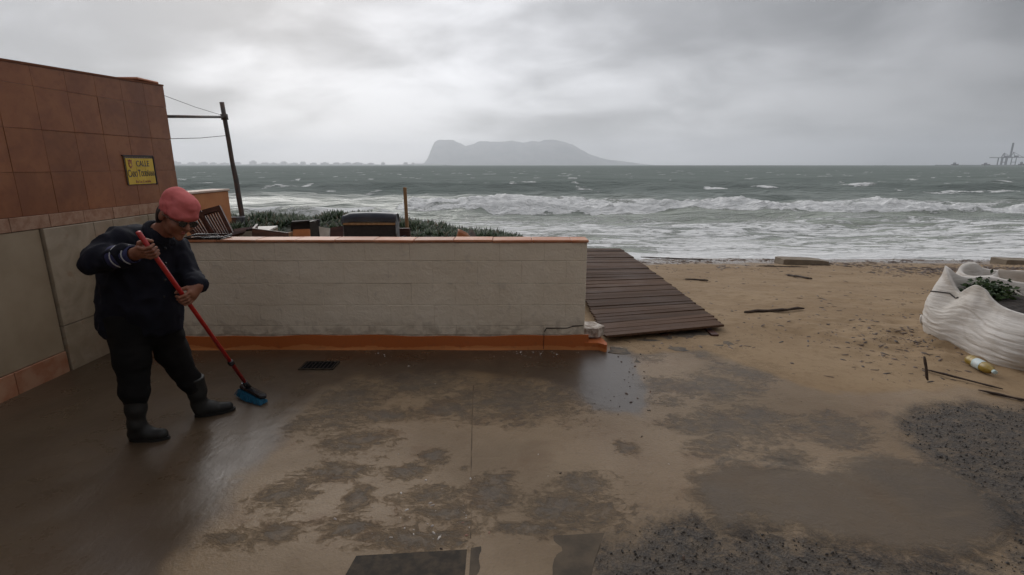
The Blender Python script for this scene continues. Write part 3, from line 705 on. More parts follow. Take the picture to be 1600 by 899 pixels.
def port():
    D = 2600.0; s = D/F
    def X(px): return (px-800)*s
    def Z(py): return H+(258-py)*s
    b = MB()
    pts = []
    for px in range(1446, 1761, 6):
        pts.append((X(px), Z(258.6)+random.uniform(0, 0.9)+2))
    V = []
    for x, h in pts: V += [(x, D-14, SEA_Z-3), (x, D-6, h*0.8), (x, D, h), (x, D+10, h), (x, D+26, SEA_Z-3)]
    Fc = [(i*5+k, (i+1)*5+k, (i+1)*5+k+1, i*5+k+1) for i in range(len(pts)-1) for k in range(4)]+[(0, 1, 2, 3, 4)]
    tag(mesh_obj('breakwater', np.array(V), Fc, M['fardark']), 'long dark stone breakwater along the horizon below the cranes', 'breakwater')
    def crane(px, boom_up, scale, label, dy):
        x = X(px); root = empty('gantry_crane', (x, D+dy, 0), label, 'crane')
        w = 22*scale; h = Z(247); y0 = D+dy
        for sx in (-1, 1):
            for sy in (0, 24):
                MB().box((x+sx*w/2-1.3, y0+sy, 0), (x+sx*w/2+1.3, y0+sy+2.6, h)).build('leg', M['farsteel'], root)
        MB().box((x-w/2-2, y0, h*0.38), (x+w/2+2, y0+2.6, h*0.38+2.5)).build('portal_beam', M['farsteel'], root)
        MB().box((x-w/2, y0+8, h), (x+w/2+46, y0+14, h+3.6)).build('main_girder', M['farsteel'], root)
        t = MB()
        for sx in (-1, 1): t.tube([(x+sx*w/2, y0+11, h), (x, y0+11, h+27*scale)], 1.3, 6)
        t.tube([(x, y0+11, h+27*scale), (x+w/2+40, y0+11, h+3)], 0.7, 6)
        t.build('top_frame', M['farsteel'], root)
        if boom_up: MB().box((x-w/2-3.2, y0+8, h), (x-w/2+1.6, y0+14, Z(225))).build('boom', M['farsteel'], root)
        else: MB().box((x-w/2-58, y0+8, h), (x-w/2-0.1, y0+14, h+2.6)).build('boom', M['farsteel'], root)
        MB().box((x+w/2, y0+6, h+3.7), (x+w/2+14, y0+16, h+10)).build('machine_house', M['farsteel'], root)
    crane(1573, True, 1.0, 'dockside gantry crane with its boom raised upright', 40)
    crane(1576, False, 0.9, 'dockside gantry crane with its boom level over the water', 100)
    crane(1592, False, 0.8, 'dockside gantry crane standing behind the two crossed booms', 160)
    def ship(px, L, hh, label, cat):
        x = X(px); b = MB(); L *= s; hh *= s; y = D-60
        root = empty('harbour_boat', (x, y, SEA_Z), label, cat)
        b.prism([(-L/2, 0), (L/2, 0), (L*0.58, hh*0.42), (-L*0.52, hh*0.34)], 8, frame((x, y+4, SEA_Z), (1, 0, 0), (0, 0, 1))); b.build('hull', M['fardark'], root)
        MB().box((x-L*0.22, y-2.5, SEA_Z+hh*0.36), (x+L*0.14, y+2.5, SEA_Z+hh*0.75)).build('wheelhouse', M['farsteel'], root)
        MB().tube([(x-L*0.02, y, SEA_Z+hh*0.75), (x-L*0.02, y, SEA_Z+hh*1.05)], 0.5, 6).build('mast', M['farsteel'], root)
    ship(1457, 9, 5.5, 'dark work boat near the tip of the breakwater', 'boat')
    ship(1503, 10, 5.0, 'dark work boat between the breakwater tip and the cranes', 'boat')
    ship(1556, 8, 6.5, 'dark work boat just under the level crane boom', 'boat')
    ship(272, 9, 9.0, 'grey ship half hidden behind the tiled house corner', 'ship')
port()

def haze():
    b = MB().box((-16500, -2600, -6), (16500, 12800, 470))
    o = b.build('haze', None); tag(o, kind='stuff')
    m = bpy.data.materials.new('haze_air'); m.use_nodes = True; nt = m.node_tree; nt.nodes.clear()
    out = nt.nodes.new('ShaderNodeOutputMaterial'); v = nt.nodes.new('ShaderNodeVolumePrincipled')
    v.inputs['Color'].default_value = (0.90, 0.93, 0.98, 1); v.inputs['Density'].default_value = 0.00015; v.inputs['Anisotropy'].default_value = 0.5
    nt.links.new(v.outputs[0], out.inputs['Volume']); o.data.materials.append(m)
    try: m.cycles.homogeneous_volume = True
    except Exception: pass
haze()

# ------------------------------------------------------------------ tiled house on the left
WX = -3.65
def tiled_house():
    root = empty('tiled_house', (WX-1.5, 1.0, 0), 'orange terracotta tiled house with beige stone base, beside the person sweeping', 'house')
    Y1 = 5.70; Y0 = -5.5; top = 2.47
    def tz(y): return 2.47-0.042*(5.7-max(y, 2.5))
    def roof_prism(x0, x1, lo, hi):
        m = MB(); ys = [Y0, 2.5, Y1]
        m.prism([(y, (lo if lo is not None else 0)+(tz(y) if lo is not None else -0.2)) for y in ys]+[(y, tz(y)+hi) for y in ys[::-1]], x1-x0, frame((x0, 0, 0), (0, 1, 0), (0, 0, 1)))
        return m
    roof_prism(WX-3.6, WX-0.014, None, -0.021).build('wall', M['grout'], root)
    roof_prism(WX-3.65, WX+0.006, -0.0205, -0.004).build('roof_coping', M['grout'], root)
    MB().box((WX-0.30, Y1-0.34, top-0.0035), (WX-0.02, Y1-0.03, top+0.020), bev=0.006).build('loose_brick', M['cap'], root)
    zs = [1.275, 1.595, 1.915, 2.235, top-0.021]
    src = {}
    w = 0.31; g = 0.0022
    for j in range(4):
        h = zs[j+1]-zs[j]
        k = 0; y = Y1
        while y > Y0:
            y2 = max(y-w, Y0)
            if j == 3:
                MB().prism([(y2+g/2, zs[3]+g/2), (y-g/2, zs[3]+g/2), (y-g/2, tz(y)-0.0225), (y2+g/2, tz(y2)-0.0225)], 0.012, frame((WX-0.012, 0, 0), (0, 1, 0), (0, 0, 1))).build('tile', M['tile'], root)
            elif round(h, 3) not in src:
                o = MB().box((WX-0.012, y2+g/2, zs[j]+g/2), (WX, y-g/2, zs[j+1]-g/2), bev=0.0016).build('tile', M['tile'], root); src[round(h, 3)] = o
            else:
                o = copy_at(src[round(h, 3)], (WX-0.006+random.uniform(-0.0012, 0.0012), (y+y2)/2, zs[j]+g/2), root, rot=(0, random.uniform(-0.004, 0.004), 0))
            y = y2
    # rough stone band under the tiles
    y = Y1; first = None
    while y > Y0:
        if first is None: first = MB().box((WX-0.013, y-0.33, 1.172), (WX+0.008, y-0.003, 1.2735), bev=0.003).build('stone_strip', M['stone_band'], root)
        else: copy_at(first, (WX-0.0025+random.uniform(-0.0015, 0.0015), y-0.1665, 1.172), root)
        y -= 0.33
    # travertine pilaster next to the garden wall, plain panels towards the street
    for (a, b, z0, z1) in ((3.955, 4.44, 0.0, 0.378), (3.955, 4.44, 0.383, 1.168), (4.443, 4.657, 1.03, 1.168), (4.66, 5.12, 0.3, 1.168), (5.125, 5.69, 0.3, 1.168)):
        MB().box((WX-0.013, a, z0), (WX+0.026, b, z1), bev=0.003).build('travertine_panel', M['trav'], root)
    y = 3.945
    while y > Y0:
        y2 = max(y-1.25, Y0)
        MB().box((WX-0.013, y2+0.003, 0.176), (WX+0.002, y-0.002, 1.168), bev=0.002).build('beige_panel', M['panel'], root)
        y = y2
    y = 3.945; first = None
    while y > Y0:
        if first is None: first = MB().box((WX-0.013, y-0.45, -0.01), (WX+0.013, y-0.003, 0.172), bev=0.003).build('skirting_slab', M['marble'], root)
        else: copy_at(first, (WX+random.uniform(-0.001, 0.001), y-0.2265, -0.01), root)
        y -= 0.45
tiled_house()

def low_wall():
    root = empty('low_garden_wall', (WX-0.1, 6.2, 0.3), 'low orange wall running on from the tiled house towards the pole', 'wall')
    MB().box((WX-0.2, 5.712, 0.1), (WX-0.002, 6.70, 1.325), bev=0.008).build('wall_body', M['orange_paint'], root)
    MB().box((WX-0.215, 5.712, 1.326), (WX+0.012, 6.715, 1.352), bev=0.005).build('coping', M['coping'], root)
low_wall()

def text_part(txt, size, M4, mat, parent, name='lettering', sx=1.0, depth=0.0008):
    cu = bpy.data.curves.new(name, 'FONT'); cu.body = txt; cu.size = size; cu.align_x = 'CENTER'; cu.align_y = 'CENTER'; cu.extrude = depth
    cu.offset = 0.0002
    t = bpy.data.objects.new(name+'_tmp', cu); col.objects.link(t)
    dg = bpy.context.evaluated_depsgraph_get(); me = bpy.data.meshes.new_from_object(t.evaluated_get(dg))
    bpy.data.objects.remove(t); bpy.data.curves.remove(cu)
    V = np.array([tuple(M4 @ Vector((v.co.x*sx, v.co.y, v.co.z))) for v in me.vertices]); Fc = [tuple(p.vertices) for p in me.polygons]
    bpy.data.meshes.remove(me)
    return mesh_obj(name, V, Fc, mat, parent)

def street_sign():
    yc, zc = 5.150, 1.590; w, h = 0.375, 0.245
    root = empty('street_sign', (WX, yc, zc-h/2), 'yellow ceramic street name sign with dark border on the tiled house', 'sign')
    MB().box((WX+0.0015, yc-w/2-0.012, zc-h/2-0.004), (WX+0.010, yc+w/2+0.012, zc+h/2+0.020), bev=0.002).build('border', M['signborder'], root)
    first = None
    for i in range(3):
        for j in range(2):
            y0 = yc-w/2+i*w/3; z0 = zc-h/2+j*h/2
            if first is None: first = MB().box((WX+0.0105, y0+0.0006, z0+0.0006), (WX+0.014, y0+w/3-0.0006, z0+h/2-0.0006), bev=0.0006).build('sign_tile', M['signyellow'], root)
            else: copy_at(first, (WX+0.01225, y0+w/6, z0+0.0006), root)
    b = MB(); b.box((WX+0.0015, yc-w/2-0.03, zc+h/2+0.021), (WX+0.016, yc+w/2+0.014, zc+h/2+0.029)); b.box((WX+0.0015, yc+w/2+0.0135, zc-h/2-0.012), (WX+0.016, yc+w/2+0.0205, zc+h/2+0.0205)); b.build('groove_shadow', M['sign_ink_shadow'], root)  # dark strips painted as the groove's shadow along top and right
    def T(dy, dz): return frame((WX+0.0148, yc+dy, zc+dz), (0, 1, 0), (0, 0, 1))
    text_part('CALLE', 0.078, T(0.035, 0.070), M['sign_ink_shadow'], root, sx=0.82)
    text_part('C', 0.098, T(-0.164, -0.022), M['sign_ink_shadow'], root, sx=0.66); text_part('ABO', 0.070, T(-0.100, -0.029), M['sign_ink_shadow'], root, sx=0.62)
    text_part('T', 0.098, T(-0.028, -0.022), M['sign_ink_shadow'], root, sx=0.62); text_part('OURIÑANA', 0.070, T(0.088, -0.027), M['sign_ink_shadow'], root, sx=0.52)
    text_part('En La Coruña', 0.040, T(0.01, -0.098), M['signred'], root, sx=0.95)
    c = MB(); c.prism([(-0.023, 0.022), (0.023, 0.022), (0.023, -0.012), (0.0, -0.034), (-0.023, -0.012)], 0.0015, T(-0.135, 0.062)); c.build('crest_shield', M['signred'], root)
    c = MB(); c.prism([(-0.012, 0.012), (0.012, 0.012), (0.012, -0.008), (0.0, -0.018), (-0.012, -0.008)], 0.0012, frame((WX+0.0165, yc-0.135, zc+0.062), (0, 1, 0), (0, 0, 1))); c.build('crest_field', M['signyellow'], root)
    c = MB(); c.prism([(-0.022, 0.0), (0.022, 0.0), (0.025, 0.02), (0.012, 0.011), (0.0, 0.022), (-0.012, 0.011), (-0.025, 0.02)], 0.0015, T(-0.135, 0.090)); c.build('crest_crown', M['signred'], root)
street_sign()

# ------------------------------------------------------------------ white block wall
def block_wall():
    root = empty('block_wall', (-1.5, 4.55, 0), 'low white painted concrete block wall with orange base and clay tile cap', 'wall')
    XL, XR, YF, YB = -3.62, 0.66, 4.45, 4.64
    MB().box((XL, YF+0.0028, -0.05), (XR-0.006, YB-0.004, 0.985)).build('mortar_core', M['mortar'], root)
    rows = [(0.826, 0.988, -0.112), (0.622, 0.826, 0.085), (0.421, 0.622, -0.112), (0.228, 0.421, 0.085), (0.142, 0.228, -0.112)]
    g = 0.0030; src = {}
    for (z0, z1, x0) in rows:
        xs = [XR]; x = x0+0.395*3
        while x > XL:
            if x < XR-0.05: xs.append(x)
            x -= 0.395
        xs.append(XL)
        for a, b in zip(xs[1:], xs[:-1]):
            key = (round(b-a, 3), round(z1-z0, 3))
            dy = random.uniform(-0.0013, 0.0013)
            if key not in src:
                src[key] = MB().box((a+0.0006, YF, z0+g/2), (b-0.0006, YB, z1-g/2), bev=0.0026).build('block', M['wallpaint'], root)
            else:
                copy_at(src[key], ((a+b)/2, (YF+YB)/2+dy, z0+g/2), root, rot=(random.uniform(-0.005, 0.005), 0, random.uniform(-0.004, 0.004)))
    x = XL; first = None
    while x < XR-0.05:
        L = min(0.345, XR+0.012-x)
        if first is None: first = MB().box((x+0.0015, YF-0.012, 0.9895), (x+L-0.0015, YB+0.012, 1.0125), bev=0.004).build('cap_tile', M['cap'], root)
        elif L > 0.34: copy_at(first, (x+L/2, (YF+YB)/2+random.uniform(-0.004, 0.004), 0.9895+random.uniform(0, 0.003)), root, rot=(random.uniform(-0.006, 0.006), random.uniform(-0.006, 0.006), random.uniform(-0.01, 0.01)))
        else: MB().box((x+0.0015, YF-0.012, 0.9895), (x+L-0.0015, YB+0.012, 1.0125), bev=0.004).build('cap_tile', M['cap'], root)
        x += 0.345
    # painted plinth with an uneven top, running past the wall end
    b = MB(); n = 60
    P = []
    for i in range(n+1):
        x = XL+(0.70-XL)*i/n
        P.append((x, 0.130+0.007*math.sin(x*3.1)+0.005*math.sin(x*9.7+1), 0.0035*math.sin(x*5)))
    V = []
    for x, z, dy in P: V += [(x, YF-0.020+dy*3, -0.04), (x, YF-0.011+dy, 0.02), (x, YF-0.006+dy*0.3, z), (x, YF+0.003, z+0.002)]
    Fc = [(i*4+k, (i+1)*4+k, (i+1)*4+k+1, i*4+k+1) for i in range(n) for k in range(3)]
    Fc += [(n*4, n*4+1, n*4+2, n*4+3)]
    b.add(V, Fc); b.build('plinth', M['plinth'], root)
    b = MB()
    b.prism([(0.664, 4.435), (0.79, 4.43), (0.85, 4.37), (0.868, 4.42), (0.83, 4.66), (0.664, 4.66)], 0.09, Matrix.Translation((0, 0, -0.02))); b.build('plinth_end', M['plinth'], root)
    b = MB()
    b.prism([(0.664, 4.53), (0.80, 4.52), (0.87, 4.60), (0.80, 4.74), (0.664, 4.76)], 0.085, Matrix.Translation((0, 0, 0.091))); b.build('broken_footing', M['rubble'], root)
    # cracked repair patch at the foot of the wall
    pts = [at(849, 545, YF), at(850, 519, YF), at(854, 513, YF), at(886, 513, YF), at(895, 510, YF), at(911, 509, YF)]
    c = MB(); c.tube([Vector((p.x, YF-0.001, p.z)) for p in pts[1:]], [0.003, 0.006, 0.0035, 0.005, 0.0035], 6); c.tube([Vector((p.x, YF-0.012, p.z)) for p in pts[:2]], 0.0022, 6)
    c.build('crack', M['soil'], root)
block_wall()

M['pit_shade'] = simple('drain_pit_shade', (0.004, 0.004, 0.004), None, 0.95, spec=0.1)  # near-black: the shade of the open drain put into the colour
def drain():
    a = [gz(484, 565), gz(525, 565), gz(516, 579), gz(471, 579)]
    c = sum(a, Vector())/4
    root = empty('floor_drain', c, 'small rectangular iron floor drain sunk in the wet paving below the white wall', 'drain')
    x0, x1 = c.x-0.145, c.x+0.145; y0, y1 = c.y-0.09, c.y+0.09
    f = MB()
    for lo, hi in (((x0, y0, -0.02), (x1, y0+0.014, 0.0085)), ((x0, y1-0.014, -0.02), (x1, y1, 0.0085)), ((x0, y0+0.0145, -0.02), (x0+0.014, y1-0.0145, 0.0085)), ((x1-0.014, y0+0.0145, -0.02), (x1, y1-0.0145, 0.0085))): f.box(lo, hi)
    f.build('drain_frame', M['iron'], root)
    MB().box((x0+0.0145, y0+0.0145, -0.01), (x1-0.0145, y1-0.0145, 0.0045)).build('well_shade', M['pit_shade'], root)  # shallow block under the bars, its black colour stands for the shade below
    first = None
    for i in range(8):
        x = x0+0.03+i*0.033
        if first is None: first = MB().box((x-0.003, y0+0.0145, 0.0046), (x+0.003, y1-0.0145, 0.008)).build('bar', M['darkcloth'], root)
        else: copy_at(first, (x, c.y, 0.0046), root)
drain()

# ------------------------------------------------------------------ boardwalk
def boardwalk():
    root = empty('boardwalk', (1.5, 7.4, 0), 'dark brown wooden plank boardwalk leading past the wall end onto the beach', 'boardwalk')
    XL, XR = 0.885, 2.16; y0, y1 = 4.86, 10.25; pitch = 0.098; n = int((y1-y0)/pitch)
    base = None
    for i in range(n):
        f = i/(n-1); yc = y0+i*pitch
        ang = math.radians(15.0*(1-f)**1.6+1.5)
        w = 0.092; L = (XR-XL)/math.cos(ang)
        if base is None:
            base = MB().box((-0.5, -w/2, 0), (0.5, w/2, 0.024), bev=0.003).build('plank', M['deck'], root)
            me = base
        else:
            me = base.copy(); col.objects.link(me); me.name = 'plank'; me.parent = root; me.matrix_parent_inverse = base.matrix_parent_inverse
        jx = random.uniform(-0.007, 0.007)
        sag = -0.03*max(0, (yc-8.0)/2.2)
        me.location = ((XL+XR)/2+jx, yc+0.02*0, 0.045+random.uniform(-0.005, 0.005)+sag); me.rotation_euler = (random.uniform(-0.025, 0.025), random.uniform(-0.006, 0.006), ang+random.uniform(-0.003, 0.003))
        me.scale = (L, 1, 1)
    for x in (1.02, 1.52, 2.02):
        MB().box((x-0.035, y0-0.02, -0.07), (x+0.035, y1, 0.012)).build('joist', M['darkwood'], root)
boardwalk()

# ------------------------------------------------------------------ pole, bar and wires by the garden
def clothes_pole():
    foot = Vector((-3.70, 7.1, 0.35)); p0 = at(381, 352, 7.1); top = at(346.5, 160, 7.1)
    d = (top-p0).normalized(); foot = p0-d*((p0.z-0.45)/d.z)
    root = empty('metal_pole', foot, 'leaning grey metal pole with a crossbar, standing in the ice plants', 'pole')
    j = p0+(top-p0)*((at(351, 183, 7.1).z-p0.z)/(top.z-p0.z))
    pts = [foot+(top-foot)*t for t in np.linspace(0, 1, 9)]
    pts = [p+Vector((random.uniform(-0.006, 0.006), 0, 0)) for p in pts[:-3]]+pts[-3:]
    MB().tube(pts, [0.034]*5+[0.029]*4, 10).build('post', M['steel'], root, True)
    e = Vector((WX-0.06, 5.71, at(259, 182, 5.70).z))
    MB().tube([e, j], 0.016, 8).build('crossbar', M['steel'], root, True)
    MB().tube([j-d*0.035, j+d*0.035], 0.045, 10).build('clamp', M['steel'], root, True)
    w1 = [Vector((WX-0.05, 5.71, at(257, 147, 5.7).z)), at(349, 181, 7.05)]
    MB().tube([w1[0], (w1[0]+w1[1])/2-Vector((0, 0, 0.012)), w1[1]], 0.0028, 5).build('guy_wire', M['wire'], root)
    w2 = [Vector((WX-0.05, 5.71, at(263, 217, 5.7).z)), at(354, 212, 7.1)]
    MB().tube([w2[0], (w2[0]+w2[1])/2-Vector((0, 0, 0.012)), w2[1]], 0.004, 5).build('clothes_line', M['wire'], root)
    w3 = [at(353, 178, 7.06), at(358, 206, 7.03), at(362, 236, 7.06)]
    MB().tube(w3, 0.0022, 5).build('loose_wire', M['wire'], root)
clothes_pole()

# ------------------------------------------------------------------ junk behind the wall
def quad_panel(corners, th=0.02):
    a, b, c, d = [Vector(p) for p in corners]; nrm = (b-a).cross(d-a).normalized()
    m = MB(); V = [a, b, c, d]+[p-nrm*th for p in (a, b, c, d)]
    if True: m.add(V, [(0, 1, 2, 3), (7, 6, 5, 4), (0, 4, 5, 1), (1, 5, 6, 2), (2, 6, 7, 3), (3, 7, 4, 0)])
    return m
def slatted(name, tl, tr, bl, br, Yt, Yb, label, n):
    # leaning slatted back: rails top and sides, slats running down
    TL, TR = at(*tl, Yt), at(*tr, Yt); BL, BR = at(*bl, Yb), at(*br, Yb)
    ext = lambda a, b: b+(b-a)*0.9
    BL2, BR2 = ext(TL, BL), ext(TR, BR)
    zmin = 0.42
    def cut(a, b):
        t = (a.z-zmin)/(a.z-b.z) if a.z != b.z else 1
        return a+(b-a)*min(1.0, t)
    BL2, BR2 = cut(TL, BL2), cut(TR, BR2)
    root = empty(name, (BL2+BR2)/2, label, 'slatted panel')
    def bar(p, q, w, th, nm):
        d = (q-p); side = (TR-TL).normalized(); M4 = frame(p, d, side)
        MB().box((0, -w/2, -th/2), (d.length, w/2, th/2), M4).build(nm, M['darkwood'], root)
    s = (TR-TL).length; u = (TR-TL).normalized()
    bar(TL+u*s*0.05, BL2+u*s*0.05, s*0.10, 0.03, 'side_rail'); bar(TR-u*s*0.05, BR2-u*s*0.05, s*0.10, 0.03, 'side_rail')
    d = (BL2-TL).normalized()
    P = TL+d*0.03+u*s*0.101; Q = TR+d*0.03-u*s*0.101
    M4 = frame(P, Q-P, d); MB().box((0, -0.03, -0.013), ((Q-P).length, 0.03, 0.013), M4).build('top_rail', M['darkwood'], root)
    for i in range(n):
        f = 0.12+0.76*(i+0.5)/n
        a = TL.lerp(TR, f)+d*0.061; b = BL2.lerp(BR2, f)
        bar(a, b, s*0.76/n*0.55, 0.014, 'slat')
slatted('slatted_panel', (312, 331), (344, 322), (338, 373), (367, 369), 5.45, 5.25, 'dark brown slatted wooden panel leaning against the low orange wall', 6)
slatted('slatted_panel', (281, 345), (315, 332), (306, 373), (337, 373), 5.52, 5.32, 'dark brown slatted wooden panel tucked half behind the leaning slatted panel', 6)

def tray():
    root = empty('black_tray', (at(326, 374, 4.54)), 'shallow glossy black plastic tray lying on top of the white wall', 'tray')
    c = at(326, 374, 4.54); z = 1.0165
    x0, x1, y0, y1 = c.x-0.16, c.x+0.16, 4.445, 4.63
    MB().box((x0, y0, z), (x1, y1, z+0.005)).build('tray_base', M['blackplastic'], root)
    r = MB()
    r.tube([(x0, y0, z+0.013), (x1, y0, z+0.013), (x1, y1, z+0.02), (x0, y1, z+0.02), (x0, y0, z+0.013)], 0.008, 8); r.build('tray_rim', M['blackplastic'], root, True)
    MB().tube([(x0+0.06, y0+0.03, z+0.012), (x1-0.1, y1-0.05, z+0.022), (x1-0.03, y0+0.05, z+0.012)], 0.004, 6).build('wire_handle', M['zinc'], root, True)
tray()

def bucket():
    c = at(374, 358, 6.85); c.z = 0.52; b = MB(); h = at(374, 339, 6.85).z-c.z
    root = empty('zinc_bucket', c, 'dull grey metal bucket at the foot of the leaning pole', 'bucket')
    b.lathe([(0.065, 0), (0.085, h*0.98), (0.09, h), (0.082, h), (0.06, 0.02)], Matrix.Translation(c), 18, cap=False); b.build('bucket_body', M['zinc'], root, True)
    MB().tube([c+Vector((-0.088, 0, h*0.92)), c+Vector((-0.05, -0.07, h*0.70)), c+Vector((0.05, -0.07, h*0.68)), c+Vector((0.088, 0, h*0.92))], 0.004, 6).build('bucket_handle', M['wire'], root, True)
bucket()

def junk():
    Y = 5.35
    # pale open box lid and dark drawer
    root = empty('old_drawer', at(421, 380, Y-0.25), 'dark brown wooden drawer lying tilted behind the wall', 'drawer')
    quad_panel([at(393, 380, 5.05), at(452, 385, 5.10), at(450, 364, 5.10), at(394, 357, 5.05)]).build('drawer_front', M['darkwood'], root)
    quad_panel([at(452, 385, 5.121), at(462, 385, 5.5), at(460, 362, 5.5), at(450, 364, 5.121)]).build('drawer_side', M['stakewood'], root)
    quad_panel([at(393, 380, 5.075), at(394, 357, 5.075), at(400, 350, 5.5), at(400, 375, 5.5)]).build('drawer_side', M['darkwood'], root)
    root = empty('white_board', at(415, 370, 5.6), 'glossy white board lying slanted between drawer and ice plants', 'board')
    quad_panel([at(398, 361, 5.60), at(420, 360, 5.56), at(434, 353, 6.0), at(404, 354, 6.05)], 0.018).build('board_face', M['whiteboard'], root)
    quad_panel([at(399, 373, 5.62), at(434, 373, 5.9), at(434, 354.5, 6.01), at(399, 362, 5.62)], 0.015).build('board_backing', M['panel'], root)
    # two weathered planks lying towards the low wall
    tag(quad_panel([at(352, 371, 5.15), at(384, 362, 5.35), at(385, 358, 5.37), at(352, 366, 5.17)], 0.09).build('loose_plank', M['darkwood']), 'short dark plank lying on the rubble beside the slatted panels', 'plank')
    tag(quad_panel([at(366, 362, 5.7), at(402, 356, 6.0), at(402, 353, 6.02), at(366, 358, 5.72)], 0.08).build('loose_plank', M['darkwood']), 'long dark plank lying in front of the metal bucket', 'plank')
    tag(quad_panel([at(367, 376, 5.40), at(395, 376, 5.40), at(392, 361, 5.45), at(367, 364, 5.45)], 0.06).build('stone_slab', M['concrete']), 'beige stone slab standing between the planks and the drawer', 'slab')
    # black cabinet with an orange board in front
    root = empty('black_cabinet', at(478, 380, 5.5), 'black box cabinet standing open behind the wall with slanted top', 'cabinet')
    quad_panel([at(453, 385, 5.56), at(500, 385, 5.50), at(497, 343.5, 5.50), at(455, 347, 5.56)], 0.03).build('cabinet_back', M['darkcloth'], root)
    quad_panel([at(484, 385, 5.42), at(499, 385, 5.45), at(496, 345, 5.45), at(484, 346, 5.42)], 0.025).build('cabinet_door', M['blackplastic'], root)
    quad_panel([at(455, 347, 5.55), at(497, 343.5, 5.47), at(500, 342.5, 5.75), at(457, 345, 5.8)], 0.02).build('cabinet_top', M['darkcloth'], root)
    tag(quad_panel([at(457, 376, 5.25), at(484, 376, 5.25), at(483, 358, 5.30), at(458, 359, 5.30)], 0.03).build('orange_board', M['brickorange']), 'small orange board propped in front of the black cabinet', 'board')
    tag(quad_panel([at(501, 378, 5.3), at(514, 378, 5.3), at(515, 357, 5.34), at(498, 354, 5.34)], 0.02).build('white_board', M['whiteboard']), 'small off-white board propped between the black cabinet and the armchair', 'board')
    tag(quad_panel([at(515, 378, 5.4), at(536, 378, 5.4), at(536, 353, 5.45), at(516, 356, 5.45)], 0.03).build('brown_board', M['darkwood']), 'dark reddish brown board between the white panel and the armchair', 'board')
    # heap at the wall's right
    root = empty('broken_pot', at(724, 378, 5.5), 'broken clay pot piece resting behind the wall', 'pot')
    m = MB(); c = at(724, 366, 5.5); m.lathe([(0.04, -0.12), (0.068, 0.0), (0.075, 0.02), (0.066, 0.02), (0.035, -0.1)], Matrix.Translation(c)@Matrix.Rotation(0.5, 4, 'Y'), 14, cap=False); m.build('pot_wall', M['cap'], root, True)
    tag(quad_panel([at(731, 374, 5.45), at(748, 374, 5.42), at(738, 358, 5.6), at(733, 359, 5.62)], 0.03).build('grey_plank_end', M['drift']), 'grey plank end sticking up beside the broken clay pot', 'plank')
    tag(quad_panel([at(622, 378, 5.6), at(642, 378, 5.6), at(640, 357, 5.6), at(622, 357, 5.6)], 0.03).build('brown_board', M['darkwood']), 'dark brown board standing between the armchair and the stake', 'board')
junk()

def armchair():
    Y = 5.15; L = at(536, 375, Y); R = at(621, 375, Y); T = at(578, 333, Y)
    w = R.x-L.x; cx = (L.x+R.x)/2; zt = T.z; z0 = 0.40
    root = empty('armchair', (cx, Y+0.3, z0), 'discarded blue-black leatherette armchair seen from behind the wall', 'armchair')
    # the backrest, its back turned to the street: rounded top roll
    b = MB(); n = 14; V = []
    for i in range(n+1):
        x = -w/2+w*i/n; r = 0.012*math.cos(math.pi*(i/n-0.5)) - (0.022 if i in (0,) else 0) - (0.010 if i in (1,) else 0)
        for (dy, dz) in ((0.0, -0.085), (-0.012, -0.05), (-0.006, -0.02), (0.02, 0.0), (0.07, 0.004), (0.12, -0.008), (0.145, -0.04), (0.145, -0.085)): V.append((cx+x, Y+dy, zt-0.012+dz+r))
    k = 8; Fc = [(i*k+j, (i+1)*k+j, (i+1)*k+j+1, i*k+j+1) for i in range(n) for j in range(k-1)]
    Fc += [tuple(range(k))[::-1], tuple(range(n*k, n*k+k))]
    b.add(V, Fc); b.build('top_roll', M['leather'], root, True)
    MB().box((cx-w/2+0.012, Y+0.004, z0+0.1), (cx+w/2-0.012, Y+0.13, zt-0.122), bev=0.008).build('backrest', M['darkcloth'], root)
    MB().box((cx-w/2+0.01, Y-0.004, zt-0.121), (cx+w/2-0.01, Y+0.13, zt-0.0975), bev=0.003).build('welt', M['stakewood'], root)
    MB().box((cx+w/2-0.011, Y-0.006, z0+0.1), (cx+w/2-0.001, Y+0.12, zt-0.07)).build('edge_trim', M['zinc'], root)
    MB().box((cx-w/2+0.05, Y+0.132, z0+0.18), (cx+w/2-0.05, Y+0.62, z0+0.36), bev=0.03).build('seat_cushion', M['leather'], root)
    for s in (-1, 1): MB().box((cx+s*(w/2-0.02)-0.028, Y+0.132, z0+0.1), (cx+s*(w/2-0.02)+0.028, Y+0.6, z0+0.5), bev=0.02).build('armrest', M['leather'], root)
    for sx in (-1, 1):
        for yy in (0.06, 0.55): MB().tube([(cx+sx*(w/2-0.06), Y+yy, z0-0.06), (cx+sx*(w/2-0.06), Y+yy, z0+0.099)], 0.02, 8).build('leg', M['darkwood'], root)
armchair()

def stake():
    a = at(637, 372, 6.6); b = at(632.5, 293, 6.6)
    d = (b-a); a2 = a-d*0.35
    o = MB(); M4 = frame(a2, b-a2, (0, 1, 0)); L = (b-a2).length
    o.box((0, -0.022, -0.02), (L*0.55, 0.022, 0.02), M4, bev=0.004); o.box((L*0.5501, -0.020, -0.019), (L, 0.021, 0.019), M4, bev=0.004)
    tag(o.build('wooden_stake', M['stakewood']), 'upright bare wooden stake rising out of the ice plants by the armchair', 'stake')
stake()

